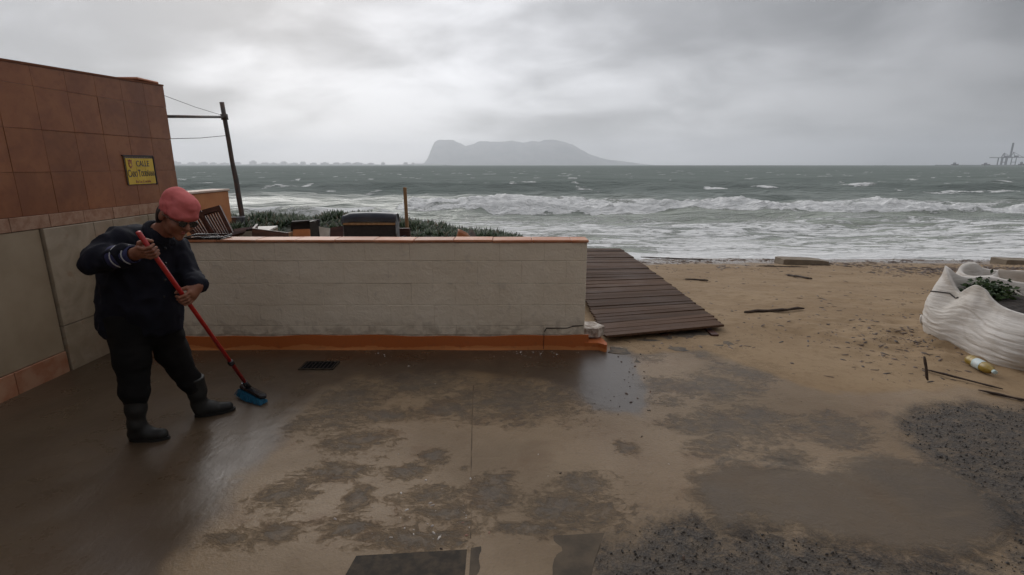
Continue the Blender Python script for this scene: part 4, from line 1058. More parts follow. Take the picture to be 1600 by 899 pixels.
def ice_plants():
    r = np.random.default_rng(11); V = []; Fc = []
    def leaf(p, d, L, w):
        d = d/np.linalg.norm(d); a = np.cross(d, [0.3, 0.9, 0.2]); a /= np.linalg.norm(a)+1e-9; b = np.cross(d, a); n = len(V)
        curve = np.array([0, 0, 0.25*L])
        for t, ww in ((0, 0.55), (0.55, 1.0)):
            for k in range(3):
                an = 2.094*k; V.append(p+d*L*t+curve*t*t+(a*math.cos(an)+b*math.sin(an))*w*ww)
        V.append(p+d*L+curve)
        for k in range(3):
            j = (k+1) % 3; Fc.append((n+k, n+j, n+3+j)); Fc.append((n+k, n+3+j, n+3+k)); Fc.append((n+3+k, n+3+j, n+6))
    topx = [(-4.9, 0.98), (-3.6, 0.98), (-3.0, 0.96), (-2.5, 1.0), (-2.0, 0.99), (-1.3, 0.86), (-0.8, 0.80), (-0.4, 0.74), (0.05, 0.66), (0.4, 0.56)]
    tx = [t[0] for t in topx]; tz = [t[1] for t in topx]
    for i in range(4200):
        x = r.uniform(-4.9, 0.40); y = r.uniform(5.9, 8.3) if x < -1.6 else r.uniform(6.1, 8.0)
        if r.random() < 0.25: y = r.uniform(6.9, 7.6)
        z = np.interp(x, tx, tz)*(1-0.30*((y-7.2)/1.2)**2) - 0.05 + 0.045*math.sin(x*9+2*math.sin(y*5))*math.sin(x*3.3+y*4)
        if -0.66 < x < -0.34 and y < 6.6: continue
        nl = r.integers(3, 6); base = np.array([x, y, z-0.07])
        for k in range(nl):
            dd = np.array([r.normal(0, 0.7), r.normal(0, 0.7), r.uniform(0.4, 1.3)])
            leaf(base+r.normal(0, 0.012, 3), dd, r.uniform(0.065, 0.125), r.uniform(0.011, 0.017))
    V = np.array(V)
    o = mesh_obj('ice_plants', V, np.array(Fc), M['iceplant']); tag(o, 'mat of dark green ice plant growing between wall and sea', 'plant', kind='stuff')
    # the tangled stems under the leaves: a lumpy dark mass that the leaves root in
    xs = np.linspace(-4.95, 0.42, 90); ys = np.linspace(5.8, 8.5, 40); X, Y = np.meshgrid(xs, ys, indexing='ij')
    Z = np.interp(X, tx, tz)*(1-0.30*((Y-7.2)/1.2)**2)-0.10+0.06*fbm(X*4, Y*4, 0, 3, 8)
    edge = np.minimum(sstep(0, 0.12, (X+4.95)/5.4), 1)*sstep(0, 0.1, (Y-5.8)/2.7)*sstep(0, 0.12, (8.5-Y)/2.7)*sstep(0, 0.06, (0.42-X)/5.4)
    Z = Z*edge + 0.25*(1-edge); idx = np.arange(X.size).reshape(X.shape)
    Fc2 = np.stack([idx[:-1, :-1], idx[1:, :-1], idx[1:, 1:], idx[:-1, 1:]], -1).reshape(-1, 4)
    s = mesh_obj('stem_mat', np.stack([X.ravel(), Y.ravel(), Z.ravel()], -1), Fc2, M['iceplant_stem'], o, True)
    s['kind'] = 'stuff'
M['iceplant_stem'] = simple('ice_plant_stems', (0.015, 0.022, 0.012), (0.035, 0.03, 0.018), 0.85, 30, 5, 0.6, 40, 0.02)
ice_plants()

# ------------------------------------------------------------------ bulk bags
def bag_surface(cx, cy, yaw, half, zrim, bulge, seed):
    def ptv(th, s):
        c, sn = np.cos(th), np.sin(th); e = 0.42
        r = half/((np.abs(c)**(2/e)+np.abs(sn)**(2/e))**(e/2))
        z = s*zrim(th); cyc = 2*np.cos(th); cys = 2*np.sin(th)
        prof = 0.95+bulge*np.sin(math.pi*np.minimum(1, 0.16+s*0.95))**1.2 - 0.10*np.maximum(0, s-0.72)**1.3
        rg = lambda a, b, c, o, k: 1-2*np.abs(fbm(a, b, c, o, k)-0.5)
        warp = 0.10*(fbm(cyc*1.5, cys*1.5, s*2, 2, seed+40)-0.5)
        fold = 0.020*(rg(cyc*0.9, cys*0.9, (s+warp)*13, 3, seed+2)-0.75)*(1-sstep(0.62, 0.85, s))       # sagging creases round the body
        fold = fold + 0.018*(rg(cyc*5, cys*5, s*1.6, 3, seed+6)-0.75)*sstep(0.45, 0.85, s)               # gathers under the rim
        fold = fold + 0.09*(fbm(cyc*1.1, cys*1.1, s*2.0, 2, seed+4)-0.5)
        rr = r*prof+fold; x, y = rr*c, rr*sn
        return np.stack([cx+x*math.cos(yaw)-y*math.sin(yaw), cy+x*math.sin(yaw)+y*math.cos(yaw), z-0.03], -1)
    return ptv
def bag_mesh(ptv, fill, cx, cy, n=150, m=64):
    th = np.linspace(0, 2*math.pi, n, endpoint=False); TH, S = np.meshgrid(th, np.linspace(0, 1, m+1)); G0 = ptv(TH, S)
    rows = [G0.reshape(-1, 3)]; k = 4; rim = G0[-1]
    d = np.array([cx, cy, 0])-rim; d[:, 2] = 0; L = np.linalg.norm(d, axis=1, keepdims=True)
    for q in range(1, k+1):                      # the cloth turns over the rim and hangs inside
        f = q/k; p = rim+d/np.maximum(L, .3)*(0.04+0.10*f)*0.6; p[:, 2] += (0.012 if q == 1 else 0)-(rim[:, 2]-fill)*max(0, f-0.1); rows.append(p)
    V = np.concatenate(rows); R = m+1+k
    Fc = [(j*n+i, j*n+(i+1) % n, (j+1)*n+(i+1) % n, (j+1)*n+i) for j in range(R-1) for i in range(n)]
    return V, Fc
def gauss(th, c, w):
    d = (th-c+math.pi) % (2*math.pi)-math.pi
    return np.exp(-(d/w)**2)
def bulk_bag():
    cx, cy, half = 4.76, 4.47, 0.61
    # directions seen from the bag's middle
    A = lambda p: math.atan2(p[1]-cy, p[0]-cx)
    far_left = A((4.22, 5.03)); mid = A((4.30, 4.50)); near = A((4.3, 3.95)); dip = A((4.2, 4.74)); back = A((4.75, 5.05)); right = A((5.4, 4.4))
    zrim = lambda t: 0.50+0.20*gauss(t, far_left, 0.30)+0.125*gauss(t, mid, 0.26)-0.03*gauss(t, near, 0.5)+0.10*gauss(t, back, 0.5)+0.06*gauss(t, right, 0.7)-0.06*gauss(t, dip, 0.16)
    pt = bag_surface(cx, cy, 0.0, half, zrim, 0.115, 3)
    root = empty('bulk_bag', (cx, cy, 0), 'slumped white woven bulk bag with green cuttings inside, on the sand', 'bag')
    V, Fc = bag_mesh(pt, 0.36, cx, cy); m = MB(); m.add(V, Fc); m.build('sack', M['bag'], root, True)
    m = MB(); s = MB(); k = 40
    V = [Vector((cx, cy, 0.43))]+[Vector((cx+math.cos(2*math.pi*i/k)*0.56*random.uniform(0.9, 1.0), cy+math.sin(2*math.pi*i/k)*0.54, 0.385+0.03*random.random())) for i in range(k)]
    m.add(V, [(0, i+1, (i+1) % k+1) for i in range(k)]); m.build('fill', M['soil'], root)
    # seam cord up the far corner and along the top of the left side
    P = []
    c1 = far_left-0.05
    for z in np.linspace(0.03, 0.40, 12): P.append((c1+0.05*math.sin(z*16), (z+0.03)/float(zrim(np.array(c1)))))
    for f in np.linspace(0, 1, 16)[1:]:
        th = c1+(dip+0.10-c1)*f; P.append((th, min(0.9, (0.43+0.055*math.sin(f*1.7))/float(zrim(np.array(th))))))
    pts = []
    for th, f in P:
        p = Vector(pt(np.array(th), np.array(f))); d = Vector((p.x-cx, p.y-cy, 0)).normalized(); pts.append(p+d*0.006)
    MB().tube(pts, 0.0055, 6).build('seam_cord', M['cord'], root, True)
    pts2 = [p+Vector((0.0, -0.035, 0.0)) for p in pts[:5]]
    MB().tube([pts[0]+Vector((-.02, 0, 0.02)), pts[1]+Vector((-.035, -0.01, 0.02)), pts[2]+Vector((-.03, -.01, 0.03)), pts[3]+Vector((-.012, 0, .02))], 0.011, 6).build('lifting_loop', M['bag'], root, True)
    # cuttings
    r = np.random.default_rng(21); V = []; Fc = []
    for i in range(750):
        c0 = np.array([4.60+np.clip(r.normal(0, 0.09), -.16, .3), 4.80+np.clip(r.normal(0, 0.08), -.15, .13), 0.42+abs(r.normal(0, 0.06))])
        d = r.normal(0, 1, 3); d[2] = abs(d[2])*0.6; d /= np.linalg.norm(d); a = np.cross(d, r.normal(0, 1, 3)); a /= np.linalg.norm(a)
        L = r.uniform(0.03, 0.065); w = L*0.30; n = len(V)
        V += [c0, c0+d*L*0.5+a*w, c0+d*L+np.array([0, 0, -0.01]), c0+d*L*0.5-a*w]; Fc.append((n, n+1, n+2)); Fc.append((n, n+2, n+3))
    o = mesh_obj('leafy_cuttings', np.array(V), np.array(Fc), M['weed']); tag(o, 'heap of green leafy cuttings lying in the open bulk bag', 'cuttings', kind='stuff')
bulk_bag()
def bulk_bag_behind():
    cx, cy, half = 5.86, 5.62, 0.58
    A = lambda p: math.atan2(p[1]-cy, p[0]-cx)
    lf = A((5.2, 5.45)); zrim = lambda t: 0.42+0.10*gauss(t, lf, 0.5)+0.12*gauss(t, A((5.6, 6.2)), 0.4)
    pt = bag_surface(cx, cy, 0.15, half, zrim, 0.10, 9)
    root = empty('bulk_bag', (cx, cy, 0), 'white bulk bag with folded-back brownish flap, behind the bag of cuttings', 'bag')
    V, Fc = bag_mesh(pt, 0.26, cx, cy, 90, 30); m = MB(); m.add(V, Fc); m.build('sack', M['bag'], root, True)
    k = 30; m = MB(); V = [Vector((cx, cy, 0.33))]+[Vector((cx+math.cos(2*math.pi*i/k)*0.53, cy+math.sin(2*math.pi*i/k)*0.53, 0.29)) for i in range(k)]
    m.add(V, [(0, i+1, (i+1) % k+1) for i in range(k)]); m.build('fill', M['soil'], root)
    def sheet(c, nm, mat):
        V = []; n = 10
        for i in range(n+1):
            for j in range(n+1):
                u, v = i/n, j/n; p = (c[0]*(1-u)+c[1]*u)*(1-v)+(c[3]*(1-u)+c[2]*u)*v
                V.append(p+Vector((0, 0.02, 0.03))*(math.sin(u*5+v*3)+math.sin(v*6))*0.4)
        b = MB(); b.add(V, [(i*(n+1)+j, (i+1)*(n+1)+j, (i+1)*(n+1)+j+1, i*(n+1)+j+1) for i in range(n) for j in range(n)])
        o = b.build(nm, mat, root, True); s = o.modifiers.new('thickness', 'SOLIDIFY'); s.thickness = 0.004
    sheet([at(1560, 447, 5.15), at(1660, 452, 4.95), at(1660, 424, 5.0), at(1560, 420, 5.22)], 'flap', M['bagflap'])
    sheet([at(1546, 441, 5.05), at(1600, 461, 4.92), at(1562, 446, 5.16), at(1560, 421, 5.24)], 'side_flap', M['bag'])
bulk_bag_behind()

# ------------------------------------------------------------------ litter and drift on the beach
def bottle():
    a = G(1506, 566, 0.045); b = G(1560, 594, 0.045); d = (b-a).normalized(); L = 0.285
    c = (a+b)/2; root = empty('plastic_bottle', c-Vector((0, 0, 0.045)), 'yellow plastic bottle with pale label lying beside the bulk bag', 'bottle')
    M4 = frame(c-d*L/2, d, (0, 0, 1)) @ Matrix.Rotation(math.pi/2, 4, 'Y')
    r = 0.042
    MB().lathe([(0.016, 0), (0.036, 0.004), (r, 0.014), (r, 0.05), (r-0.003, 0.06), (r, 0.07), (r, 0.20), (r*0.8, 0.235), (0.016, 0.262), (0.014, 0.275)], M4, 20).build('bottle_body', M['bottle'], root, True)
    MB().lathe([(r+0.0012, 0.085), (r+0.0012, 0.165)], M4, 20, cap=False).build('label', M['bottlelabel'], root, True)
    MB().lathe([(0.0165, 0.268), (0.0165, 0.29), (0.012, 0.292)], M4, 14).build('bottle_cap', M['bottlelabel'], root, True)
bottle()
def stick(p, q, r, label, name='driftwood_stick', n=7, lift=None, wob=0.25):
    p = Vector(p); q = Vector(q); pts = []; L = (q-p).length
    for i in range(n+1):
        t = i/n; v = p.lerp(q, t)
        v += Vector((random.uniform(-1, 1), random.uniform(-1, 1), random.uniform(-0.2, 0.5)))*r*wob
        pts.append(v)
    rr = [r*(0.75+0.4*random.random())*(0.55 if i in (0, n) else 1) for i in range(n+1)]
    b = MB().tube(pts, rr, 7)
    return tag(b.build(name, M['drift'], None, True), label, 'driftwood')
stick(G(1440, 578, 0.012), G(1566, 611, 0.015), 0.008, 'long thin dark stick lying on the sand below the bulk bag')
stick(G(1529, 612, 0.012), G(1606, 629, 0.012), 0.009, 'shorter dark stick lying at the edge of the gravel near the bottle')
pp = G(1449, 597, 0.012); stick(pp, at(1445, 557, pp.y+0.05), 0.011, 'short dark stub of wood standing upright in the sand')
stick(G(1163, 490, 0.02), G(1256, 485, 0.02), 0.018, 'thick crooked dark branch lying alone on the open sand', wob=0.8, n=10)
stick(G(1001, 403, 0.03), G(1112, 408, 0.03), 0.015, 'long straight dark pole lying at the tide line beside the boardwalk', wob=0.2)
stick(G(1070, 438, 0.02), G(1106, 440, 0.02), 0.018, 'small dark stick on the sand right beside the boardwalk')
stick(G(1185, 417, 0.02), G(1262, 419, 0.02), 0.013, 'weed-covered dark log in the tide line below the concrete block')
stick(G(1265, 415, 0.02), G(1298, 416, 0.02), 0.012, 'short dark log in the tide line at the concrete block', wob=0.5)
stick(G(1228, 431, 0.02), G(1266, 438, 0.02), 0.02, 'reddish twig on the sand seaward of the crooked branch', wob=1.2)
def conc_block(px0, px1, pyt, pyb, label):
    a = G(px0, pyb); b = G(px1, pyb); y = a.y; t = at(px0, pyt, y).z
    m = MB(); m.prism([(0, -0.25), (b.x-a.x, -0.25), (b.x-a.x, (t-a.z)*0.55), ((b.x-a.x)*0.75, (t-a.z)*0.8), (0.05, t-a.z), (0, (t-a.z)*0.93)], 0.40, frame((a.x, y+0.40, a.z), (1, 0, 0), (0, 0, 1)))
    tag(m.build('concrete_block', M['concrete']), label, 'concrete block')
conc_block(1224, 1296, 405.5, 413.5, 'half buried concrete block in the sand at the waterline')
conc_block(1572, 1640, 406.5, 413.5, 'grey concrete block at the waterline beyond the bulk bags')

def litter():
    r = np.random.default_rng(5)
    def scatter(n, gen, name, mat, smin, smax, flat, label, cat, elong=1.0, k=5, parent=None):
        V = []; Fc = []
        P = gen(n)
        Z = gh(P[:, 0], P[:, 1])
        for (x, y), z in zip(P, Z):
            s = smin*(smax/smin)**(r.random()**1.6); a = r.uniform(0, 6.28); e = 1+r.random()*elong; b = len(V)
            ca, sa = math.cos(a), math.sin(a)
            for i in range(k):
                t = 2*math.pi*i/k+r.uniform(-0.3, 0.3); u = math.cos(t)*s*e; w = math.sin(t)*s/e
                V.append((x+u*ca-w*sa, y+u*sa+w*ca, z-0.002))
            for i in range(k):
                t = 2*math.pi*i/k; u = math.cos(t)*s*e*0.6; w = math.sin(t)*s/e*0.6
                V.append((x+u*ca-w*sa, y+u*sa+w*ca, z+s*flat*r.uniform(0.7, 1.2)))
            for i in range(k):
                j = (i+1) % k; Fc.append((b+i, b+j, b+k+j)); Fc.append((b+i, b+k+j, b+k+i))
            for i in range(1, k-1): Fc.append((b+k, b+k+i, b+k+i+1))
        return tag(mesh_obj(name, np.array(V), np.array(Fc), mat), label, cat, kind='stuff')
    def beach(n):
        k = n*6; q = r.random(k)
        px = np.where(q < 0.42, r.uniform(940, 1640, k), np.where(q < 0.62, r.normal(1500, 70, k), np.where(q < 0.90, r.uniform(960, 1460, k), r.normal(1430, 75, k))))
        py = np.where(q < 0.42, 405+np.abs(r.normal(0, 9, k))+6*np.sin(r.uniform(0, 6, k))+10*(r.random(k) < 0.2), np.where(q < 0.62, r.normal(420, 5, k), np.where(q < 0.90, r.uniform(412, 545, k), r.normal(540, 30, k))))
        ok = (py > 401) & (py < 605); P = Gv(px[ok], py[ok]); x, y = P[:, 0], P[:, 1]
        ok = ~((x < 2.2) & (y > 4.8)) & ~((x > 4.15) & (y < 5.1) & (y > 3.9)) & ((fbm(x*2, y*2, 0, 2, 66) > 0.42) | (r.random(len(x)) < 0.3))
        return P[ok][:n]
    scatter(3300, beach, 'beach_litter', M['debris'], 0.004, 0.026, 0.24, 'dark scraps of weed, wood and shell strewn over the sand', 'beach litter', 1.6)
    def wrack(n):
        k = n*2; band = r.integers(0, 3, k)
        px = np.where(band == 0, r.uniform(985, 1640, k), np.where(band == 1, r.uniform(1120, 1640, k), r.normal(1500, 70, k)))
        py = np.where(band == 0, 409+2.5*np.sin(px*0.02)+r.normal(0, 1.3, k), np.where(band == 1, 417+3*np.sin(px*0.013+1)+r.normal(0, 1.6, k), 424+r.normal(0, 4, k)))
        P = Gv(px, py); x, y = P[:, 0], P[:, 1]
        ok = (fbm(x*0.9, y*0.9, 0, 3, 71) > 0.46) & (x > 2.2); return P[ok][:n]
    scatter(1500, wrack, 'tide_wrack', M['debris'], 0.010, 0.05, 0.3, 'dark line of stranded seaweed and twigs along the tide mark', 'seaweed', 2.2)
    def grav(n):
        out = []
        A1, A2 = np.array(POLY['asph1']), np.array(POLY['asph2'])
        while len(out) < n:
            c = np.stack([r.uniform(0.2, 5.2, 4000), r.uniform(1.55, 4.1, 4000)], -1)
            f = np.maximum(sdpoly(c[:, 0], c[:, 1], A1), sdpoly(c[:, 0], c[:, 1], A2))
            ok = (f > -0.03*r.random(4000)) ; out += [tuple(q) for q in c[ok]]
        return np.array(out[:n])
    g = scatter(5200, grav, 'loose_gravel', M['gravel'], 0.002, 0.0075, 0.8, 'coarse loose gravel in the worn asphalt patches', 'gravel', 0.5)
    g.location.z -= 0.007
    def chips(n):
        out = []
        for i in range(n):
            q = r.random()
            if q < 0.45: p = gz(r.normal(830, 30), r.normal(553, 5))
            elif q < 0.55: p = gz(r.normal(600, 10), r.normal(553, 3))
            elif q < 0.8: p = gz(r.normal(690, 45), r.normal(815, 20))
            else: p = gz(r.uniform(500, 1250), r.uniform(560, 840))
            out.append((p.x, min(p.y, 4.40)))
        return np.array(out)
    scatter(150, chips, 'plaster_chips', M['chips'], 0.002, 0.011, 0.5, 'small pale plaster chips fallen on the paving below the wall', 'plaster chips', 0.8)
    def crumbs(n):
        out = []
        for i in range(n):
            q = r.random()
            if q < 0.5: p = gz(r.normal(985, 22), r.normal(560, 22))
            elif q < 0.8: p = gz(r.normal(960, 40), r.normal(625, 14))
            else: p = gz(r.uniform(450, 1300), r.uniform(570, 880))
            out.append((p.x, min(p.y, 4.40)))
        return np.array(out)
    scatter(90, crumbs, 'asphalt_crumbs', M['debris'], 0.002, 0.012, 0.7, 'dark crumbs of broken paving along the crumbling edge', 'crumbs', 0.8)
litter()
def broken_paving():
    r = random.Random(12)
    spec = [(1082, 523, 60, 7), (1030, 527, 34, 5), (1118, 543, 22, 6), (1092, 549, 26, 5), (1010, 533, 24, 4), (1140, 536, 16, 4), (968, 549, 26, 8), (985, 562, 18, 8), (1060, 546, 22, 4)]
    for (px, py, rx, ry) in spec:
        c = G(px, py); ex = (G(px+rx, py)-c).length; ey = abs(G(px, py-ry).y-G(px, py+ry).y)/2; n = 9; poly = []
        for k in range(n):
            a = 2*math.pi*k/n; q = r.uniform(0.5, 1.15); poly.append((math.cos(a)*ex*q, math.sin(a)*ey*q))
        m = MB(); top = [(x*0.93, y*0.90) for x, y in poly]; h = r.uniform(0.003, 0.013)
        M4 = Matrix.Translation((c.x, c.y, c.z-0.012)) @ Euler((r.uniform(-.03, .05), r.uniform(-.03, .03), 0)).to_matrix().to_4x4()
        V = [M4@Vector((x, y, -0.02)) for x, y in poly]+[M4@Vector((x, y, h)) for x, y in poly]+[M4@Vector((x, y, h+0.004)) for x, y in top]
        Fc = [tuple(range(2*n, 3*n))]+[(k, (k+1) % n, n+(k+1) % n, n+k) for k in range(n)]+[(n+k, n+(k+1) % n, 2*n+(k+1) % n, 2*n+k) for k in range(n)]
        m.add(V, Fc); tag(m.build('paving_fragment', M['brokenpave']), 'flat broken piece of dark paving at the near end of the boardwalk', 'paving fragment', 'broken paving by the boardwalk')
M['brokenpave'] = simple('broken_paving', (0.050, 0.042, 0.034), (0.12, 0.090, 0.060), 0.8, 9, 7, 0.5, 40, 0.012)
broken_paving()

# ------------------------------------------------------------------ the person sweeping
def surface_nets(fn, lo, hi, h):
    lo = np.array(lo, float); n = np.ceil((np.array(hi)-lo)/h).astype(int)+1
    ax = [lo[i]+h*np.arange(n[i]) for i in range(3)]
    Xg, Yg, Zg = np.meshgrid(*ax, indexing='ij'); D = fn(Xg, Yg, Zg)
    ins = D < 0; c = [m-1 for m in n]; cnt = np.zeros(c, int); acc = np.zeros((*c, 3)); num = np.zeros(c)
    sl = lambda o: tuple(slice(o[i], o[i]+c[i]) for i in range(3))
    corners = [(i, j, k) for i in (0, 1) for j in (0, 1) for k in (0, 1)]
    for a in corners:
        for k in range(3):
            if a[k]: continue
            b = list(a); b[k] = 1
            da, db = D[sl(a)], D[sl(b)]; x = (da < 0) != (db < 0)
            t = np.where(x, da/np.where(x, da-db, 1), 0)
            for m in range(3): acc[..., m] += np.where(x, a[m]+(t if m == k else 0), 0)
            num += x
    act = num > 0; idx = -np.ones(c, int); idx[act] = np.arange(act.sum())
    I = np.argwhere(act); V = lo+h*(I+acc[act]/num[act][:, None])
    Fs = []
    for k in range(3):
        a, b = [m for m in range(3) if m != k]
        s0 = [slice(None)]*3; s1 = [slice(None)]*3; s0[k] = slice(0, -1); s1[k] = slice(1, None)
        x = ins[tuple(s0)] != ins[tuple(s1)]
        E = np.argwhere(x); E = E[(E[:, a] > 0) & (E[:, b] > 0) & (E[:, a] < c[a]) & (E[:, b] < c[b])]
        if not len(E): continue
        def at_(da, db):
            q = E.copy(); q[:, a] -= da; q[:, b] -= db; return idx[q[:, 0], q[:, 1], q[:, 2]]
        Q = np.stack([at_(1, 1), at_(0, 1), at_(0, 0), at_(1, 0)], -1)
        fl = ins[E[:, 0], E[:, 1], E[:, 2]]
        if k == 1: fl = ~fl
        Q[~fl] = Q[~fl][:, ::-1]; Fs.append(Q)
    return V, np.concatenate(Fs)
def cone(p, q, r0, r1):
    p = np.array(p, float); q = np.array(q, float); d = q-p; L2 = d@d+1e-12
    def f(x, y, z):
        t = np.clip(((x-p[0])*d[0]+(y-p[1])*d[1]+(z-p[2])*d[2])/L2, 0, 1)
        return np.sqrt((x-p[0]-t*d[0])**2+(y-p[1]-t*d[1])**2+(z-p[2]-t*d[2])**2)-(r0+(r1-r0)*t)
    return f
def chain(pts, rs): return [cone(pts[i], pts[i+1], rs[i], rs[i+1]) for i in range(len(pts)-1)]
def smin(a, b, k):
    h = np.clip(0.5+0.5*(b-a)/k, 0, 1); return b+(a-b)*h-k*h*(1-h)
def union(fs, k):
    def f(x, y, z):
        d = fs[0](x, y, z)
        for g in fs[1:]: d = smin(d, g(x, y, z), k)
        return d
    return f
def ell(c, r):
    c = np.array(c, float); r = np.array(r, float)
    def f(x, y, z):
        a = ((x-c[0])/r[0])**2+((y-c[1])/r[1])**2+((z-c[2])/r[2])**2
        k = np.sqrt(a); g = np.sqrt(((x-c[0])/r[0]**2)**2+((y-c[1])/r[1]**2)**2+((z-c[2])/r[2]**2)**2)+1e-9
        return k*(k-1)/g
    return f
def bounds(pts, m):
    P = np.array([tuple(p) for p in pts]); return P.min(0)-m, P.max(0)+m

def person():
    J = dict(
        rsh=at(190, 378, 2.88), rel=at(149, 407, 2.74), rwr=at(200, 395, 2.60),
        lsh=at(272, 390, 3.10), lel=at(297, 436, 3.06), lwr=at(300, 452, 2.93),
        neck=at(250, 362, 3.0), chest=at(222, 400, 3.0), belly=at(220, 465, 3.0), pelvis=at(222, 492, 3.0),
        rhip=at(200, 490, 2.94), rkn=at(208, 588, 2.87), ran=at(212, 640, 2.85),
        lhip=at(246, 492, 3.06), lkn=at(283, 572, 3.13), lan=at(309, 618, 3.165))
    Bt = at(216, 363, 2.62); Bh = gz(388, 605, 0.085)
    axis = (Bh-Bt).normalized()
    def on_broom(px):
        lo, hi = 0.0, 1.0
        for _ in range(40):
            m = (lo+hi)/2; p = Bt.lerp(Bh, m); c = 800+F*p.x/(p.y*CP-(p.z-H)*SP)
            if c < px: lo = m
            else: hi = m
        return Bt.lerp(Bh, lo)
    gR = on_broom(235); gL = on_broom(288)
    J['rwr'] = gR+Vector((-0.105, 0.02, -0.03)); J['lwr'] = gL+Vector((0.055, 0.055, 0.055))
    root = empty('person', (gz(265, 670)), 'person in pink knitted hat, navy jacket and black rubber boots sweeping with both hands', 'person')

    # ---- body: one skin surface, mostly hidden under the clothes
    parts_V, parts_F = [], []
    def addmesh(V, Fc):
        n = sum(len(v) for v in parts_V); parts_V.append(V); parts_F.append(Fc+n)
    J['lfoot'] = J['lan']+Vector((0.06, 0.02, -0.02)); 
    inner = chain([J['pelvis'], J['belly'], J['chest'], J['neck']], [0.12, 0.12, 0.115, 0.055]) + chain([J['chest']+Vector((-0.03, -0.03, 0.05)), J['rsh'], J['rel'], J['rwr']], [0.08, 0.055, 0.04, 0.028]) + chain([J['chest']+Vector((0.03, 0.03, 0.05)), J['lsh'], J['lel'], J['lwr']], [0.08, 0.055, 0.04, 0.028]) \
        + chain([J['pelvis'], J['rhip'], J['rkn'], J['ran']], [0.1, 0.08, 0.048, 0.026]) + chain([J['pelvis'], J['lhip'], J['lkn'], J['lan']], [0.1, 0.08, 0.048, 0.026])
    lo, hi = bounds([v for k, v in J.items()], 0.16)
    addmesh(*surface_nets(union(inner, 0.03), lo, hi, 0.014))
    # head frame
    C = at(276, 338, 2.97); f = Vector((0.84, -0.40, -0.48)).normalized()
    up = Vector((0.36, 0.02, 0.93)); rt = f.cross(up).normalized(); up = rt.cross(f).normalized()
    R3 = np.array([tuple(rt), tuple(f), tuple(up)])            # rows: local axes in world
    c0 = np.array(tuple(C))
    def loc(fn):
        def g(x, y, z):
            X, Y, Z = x-c0[0], y-c0[1], z-c0[2]
            return fn(X*R3[0, 0]+Y*R3[0, 1]+Z*R3[0, 2], X*R3[1, 0]+Y*R3[1, 1]+Z*R3[1, 2], X*R3[2, 0]+Y*R3[2, 1]+Z*R3[2, 2])
        return g
    def W(p): return C+rt*p[0]+f*p[1]+up*p[2]
    nb = Vector(J['neck'])+Vector((-0.015, 0, -0.04)); nl = (R3@(np.array(tuple(nb))-c0))
    hd = [ell((0, -0.008, 0.032), (0.077, 0.098, 0.098)), ell((0, 0.026, -0.05), (0.057, 0.066, 0.062)), cone((-0.036, 0.058, -0.028), (-0.036, 0.055, -0.03), 0.032, 0.03), cone((0.036, 0.058, -0.028), (0.036, 0.055, -0.03), 0.032, 0.03),
          cone((0, 0.074, -0.098), (0, 0.070, -0.096), 0.020, 0.02), cone((-0.03, 0.079, 0.028), (0.03, 0.079, 0.028), 0.013, 0.013), cone((0, -0.03, -0.05), tuple(nl), 0.052, 0.060)]
    def headf(x, y, z):
        d = union(hd, 0.02)(x, y, z)
        for sx in (-1, 1):
            e = np.sqrt((x-sx*0.031)**2+(y-0.101)**2+(z-0.006)**2)-0.016
            d = -smin(-d, e, 0.012)
            d = smin(d, ell((sx*0.078, -0.012, -0.008), (0.010, 0.020, 0.031))(x, y, z), 0.006)
        d = smin(d, cone((0, 0.088, 0.018), (0, 0.112, -0.022), 0.009, 0.0135)(x, y, z), 0.008)
        for sx in (-1, 1): d = smin(d, cone((sx*0.011, 0.098, -0.026), (sx*0.011, 0.098, -0.026), 0.008, 0.008)(x, y, z), 0.006)
        d = smin(d, cone((-0.019, 0.084, -0.052), (0.019, 0.084, -0.052), 0.006, 0.006)(x, y, z), 0.006)
        d = smin(d, cone((-0.016, 0.083, -0.064), (0.016, 0.083, -0.064), 0.007, 0.007)(x, y, z), 0.006)
        return d
    lo, hi = bounds([C, nb], 0.15); addmesh(*surface_nets(loc(headf), lo, hi, 0.0042))
    # hands closed on the handle
    def hand(P, wr, flip, el):
        s = (P-wr); s = (s-axis*s.dot(axis)).normalized(); n = axis.cross(s).normalized()
        if n.y > 0: n = -n
        fs = chain([wr+(el-wr)*0.30, wr, P-s*0.045+n*0.012], [0.028, 0.027, 0.030])
        L = [0.92, 1.04, 1.0, 0.82]; rad = [0.0088, 0.0094, 0.0091, 0.0080]
        for sgn in (-1.3, -0.45, 0.45, 1.3):
            fs.append(cone(wr+axis*0.012*sgn*0.5, P-s*0.036+n*0.021+axis*sgn*0.0165, 0.020, 0.0125))
        k = 0.010
        palm = union(fs, 0.018)
        fing = []
        for i in range(4):
            o = axis*(flip*(i-1.5)*0.0205); l = L[i]
            pts = [P+o-s*0.036+n*0.023, P+o*1.04-s*0.002*l+n*0.0315, P+o*1.06+s*0.028*l+n*0.021, P+o*1.05+s*0.034*l-n*0.002]
            fing.append(union(chain(pts, [rad[i]*1.12, rad[i]*1.04, rad[i], rad[i]*0.86]), 0.004))
        b = -flip*axis
        th = union(chain([wr+(P-wr)*0.40+b*0.018, P-s*0.040+b*0.038-n*0.006, P-s*0.004+b*0.046-n*0.019, P+s*0.019+b*0.040-n*0.020], [0.015, 0.0125, 0.0105, 0.0085]), 0.006)
        def fn(x, y, z):
            d = palm(x, y, z)
            d = smin(d, th(x, y, z), 0.010)
            g = fing[0](x, y, z)
            for q in fing[1:]: g = np.minimum(g, q(x, y, z))
            return smin(d, g, 0.0045)
        lo, hi = bounds([wr, P, wr+(el-wr)*0.3], 0.085)
        return surface_nets(fn, lo, hi, 0.0028)
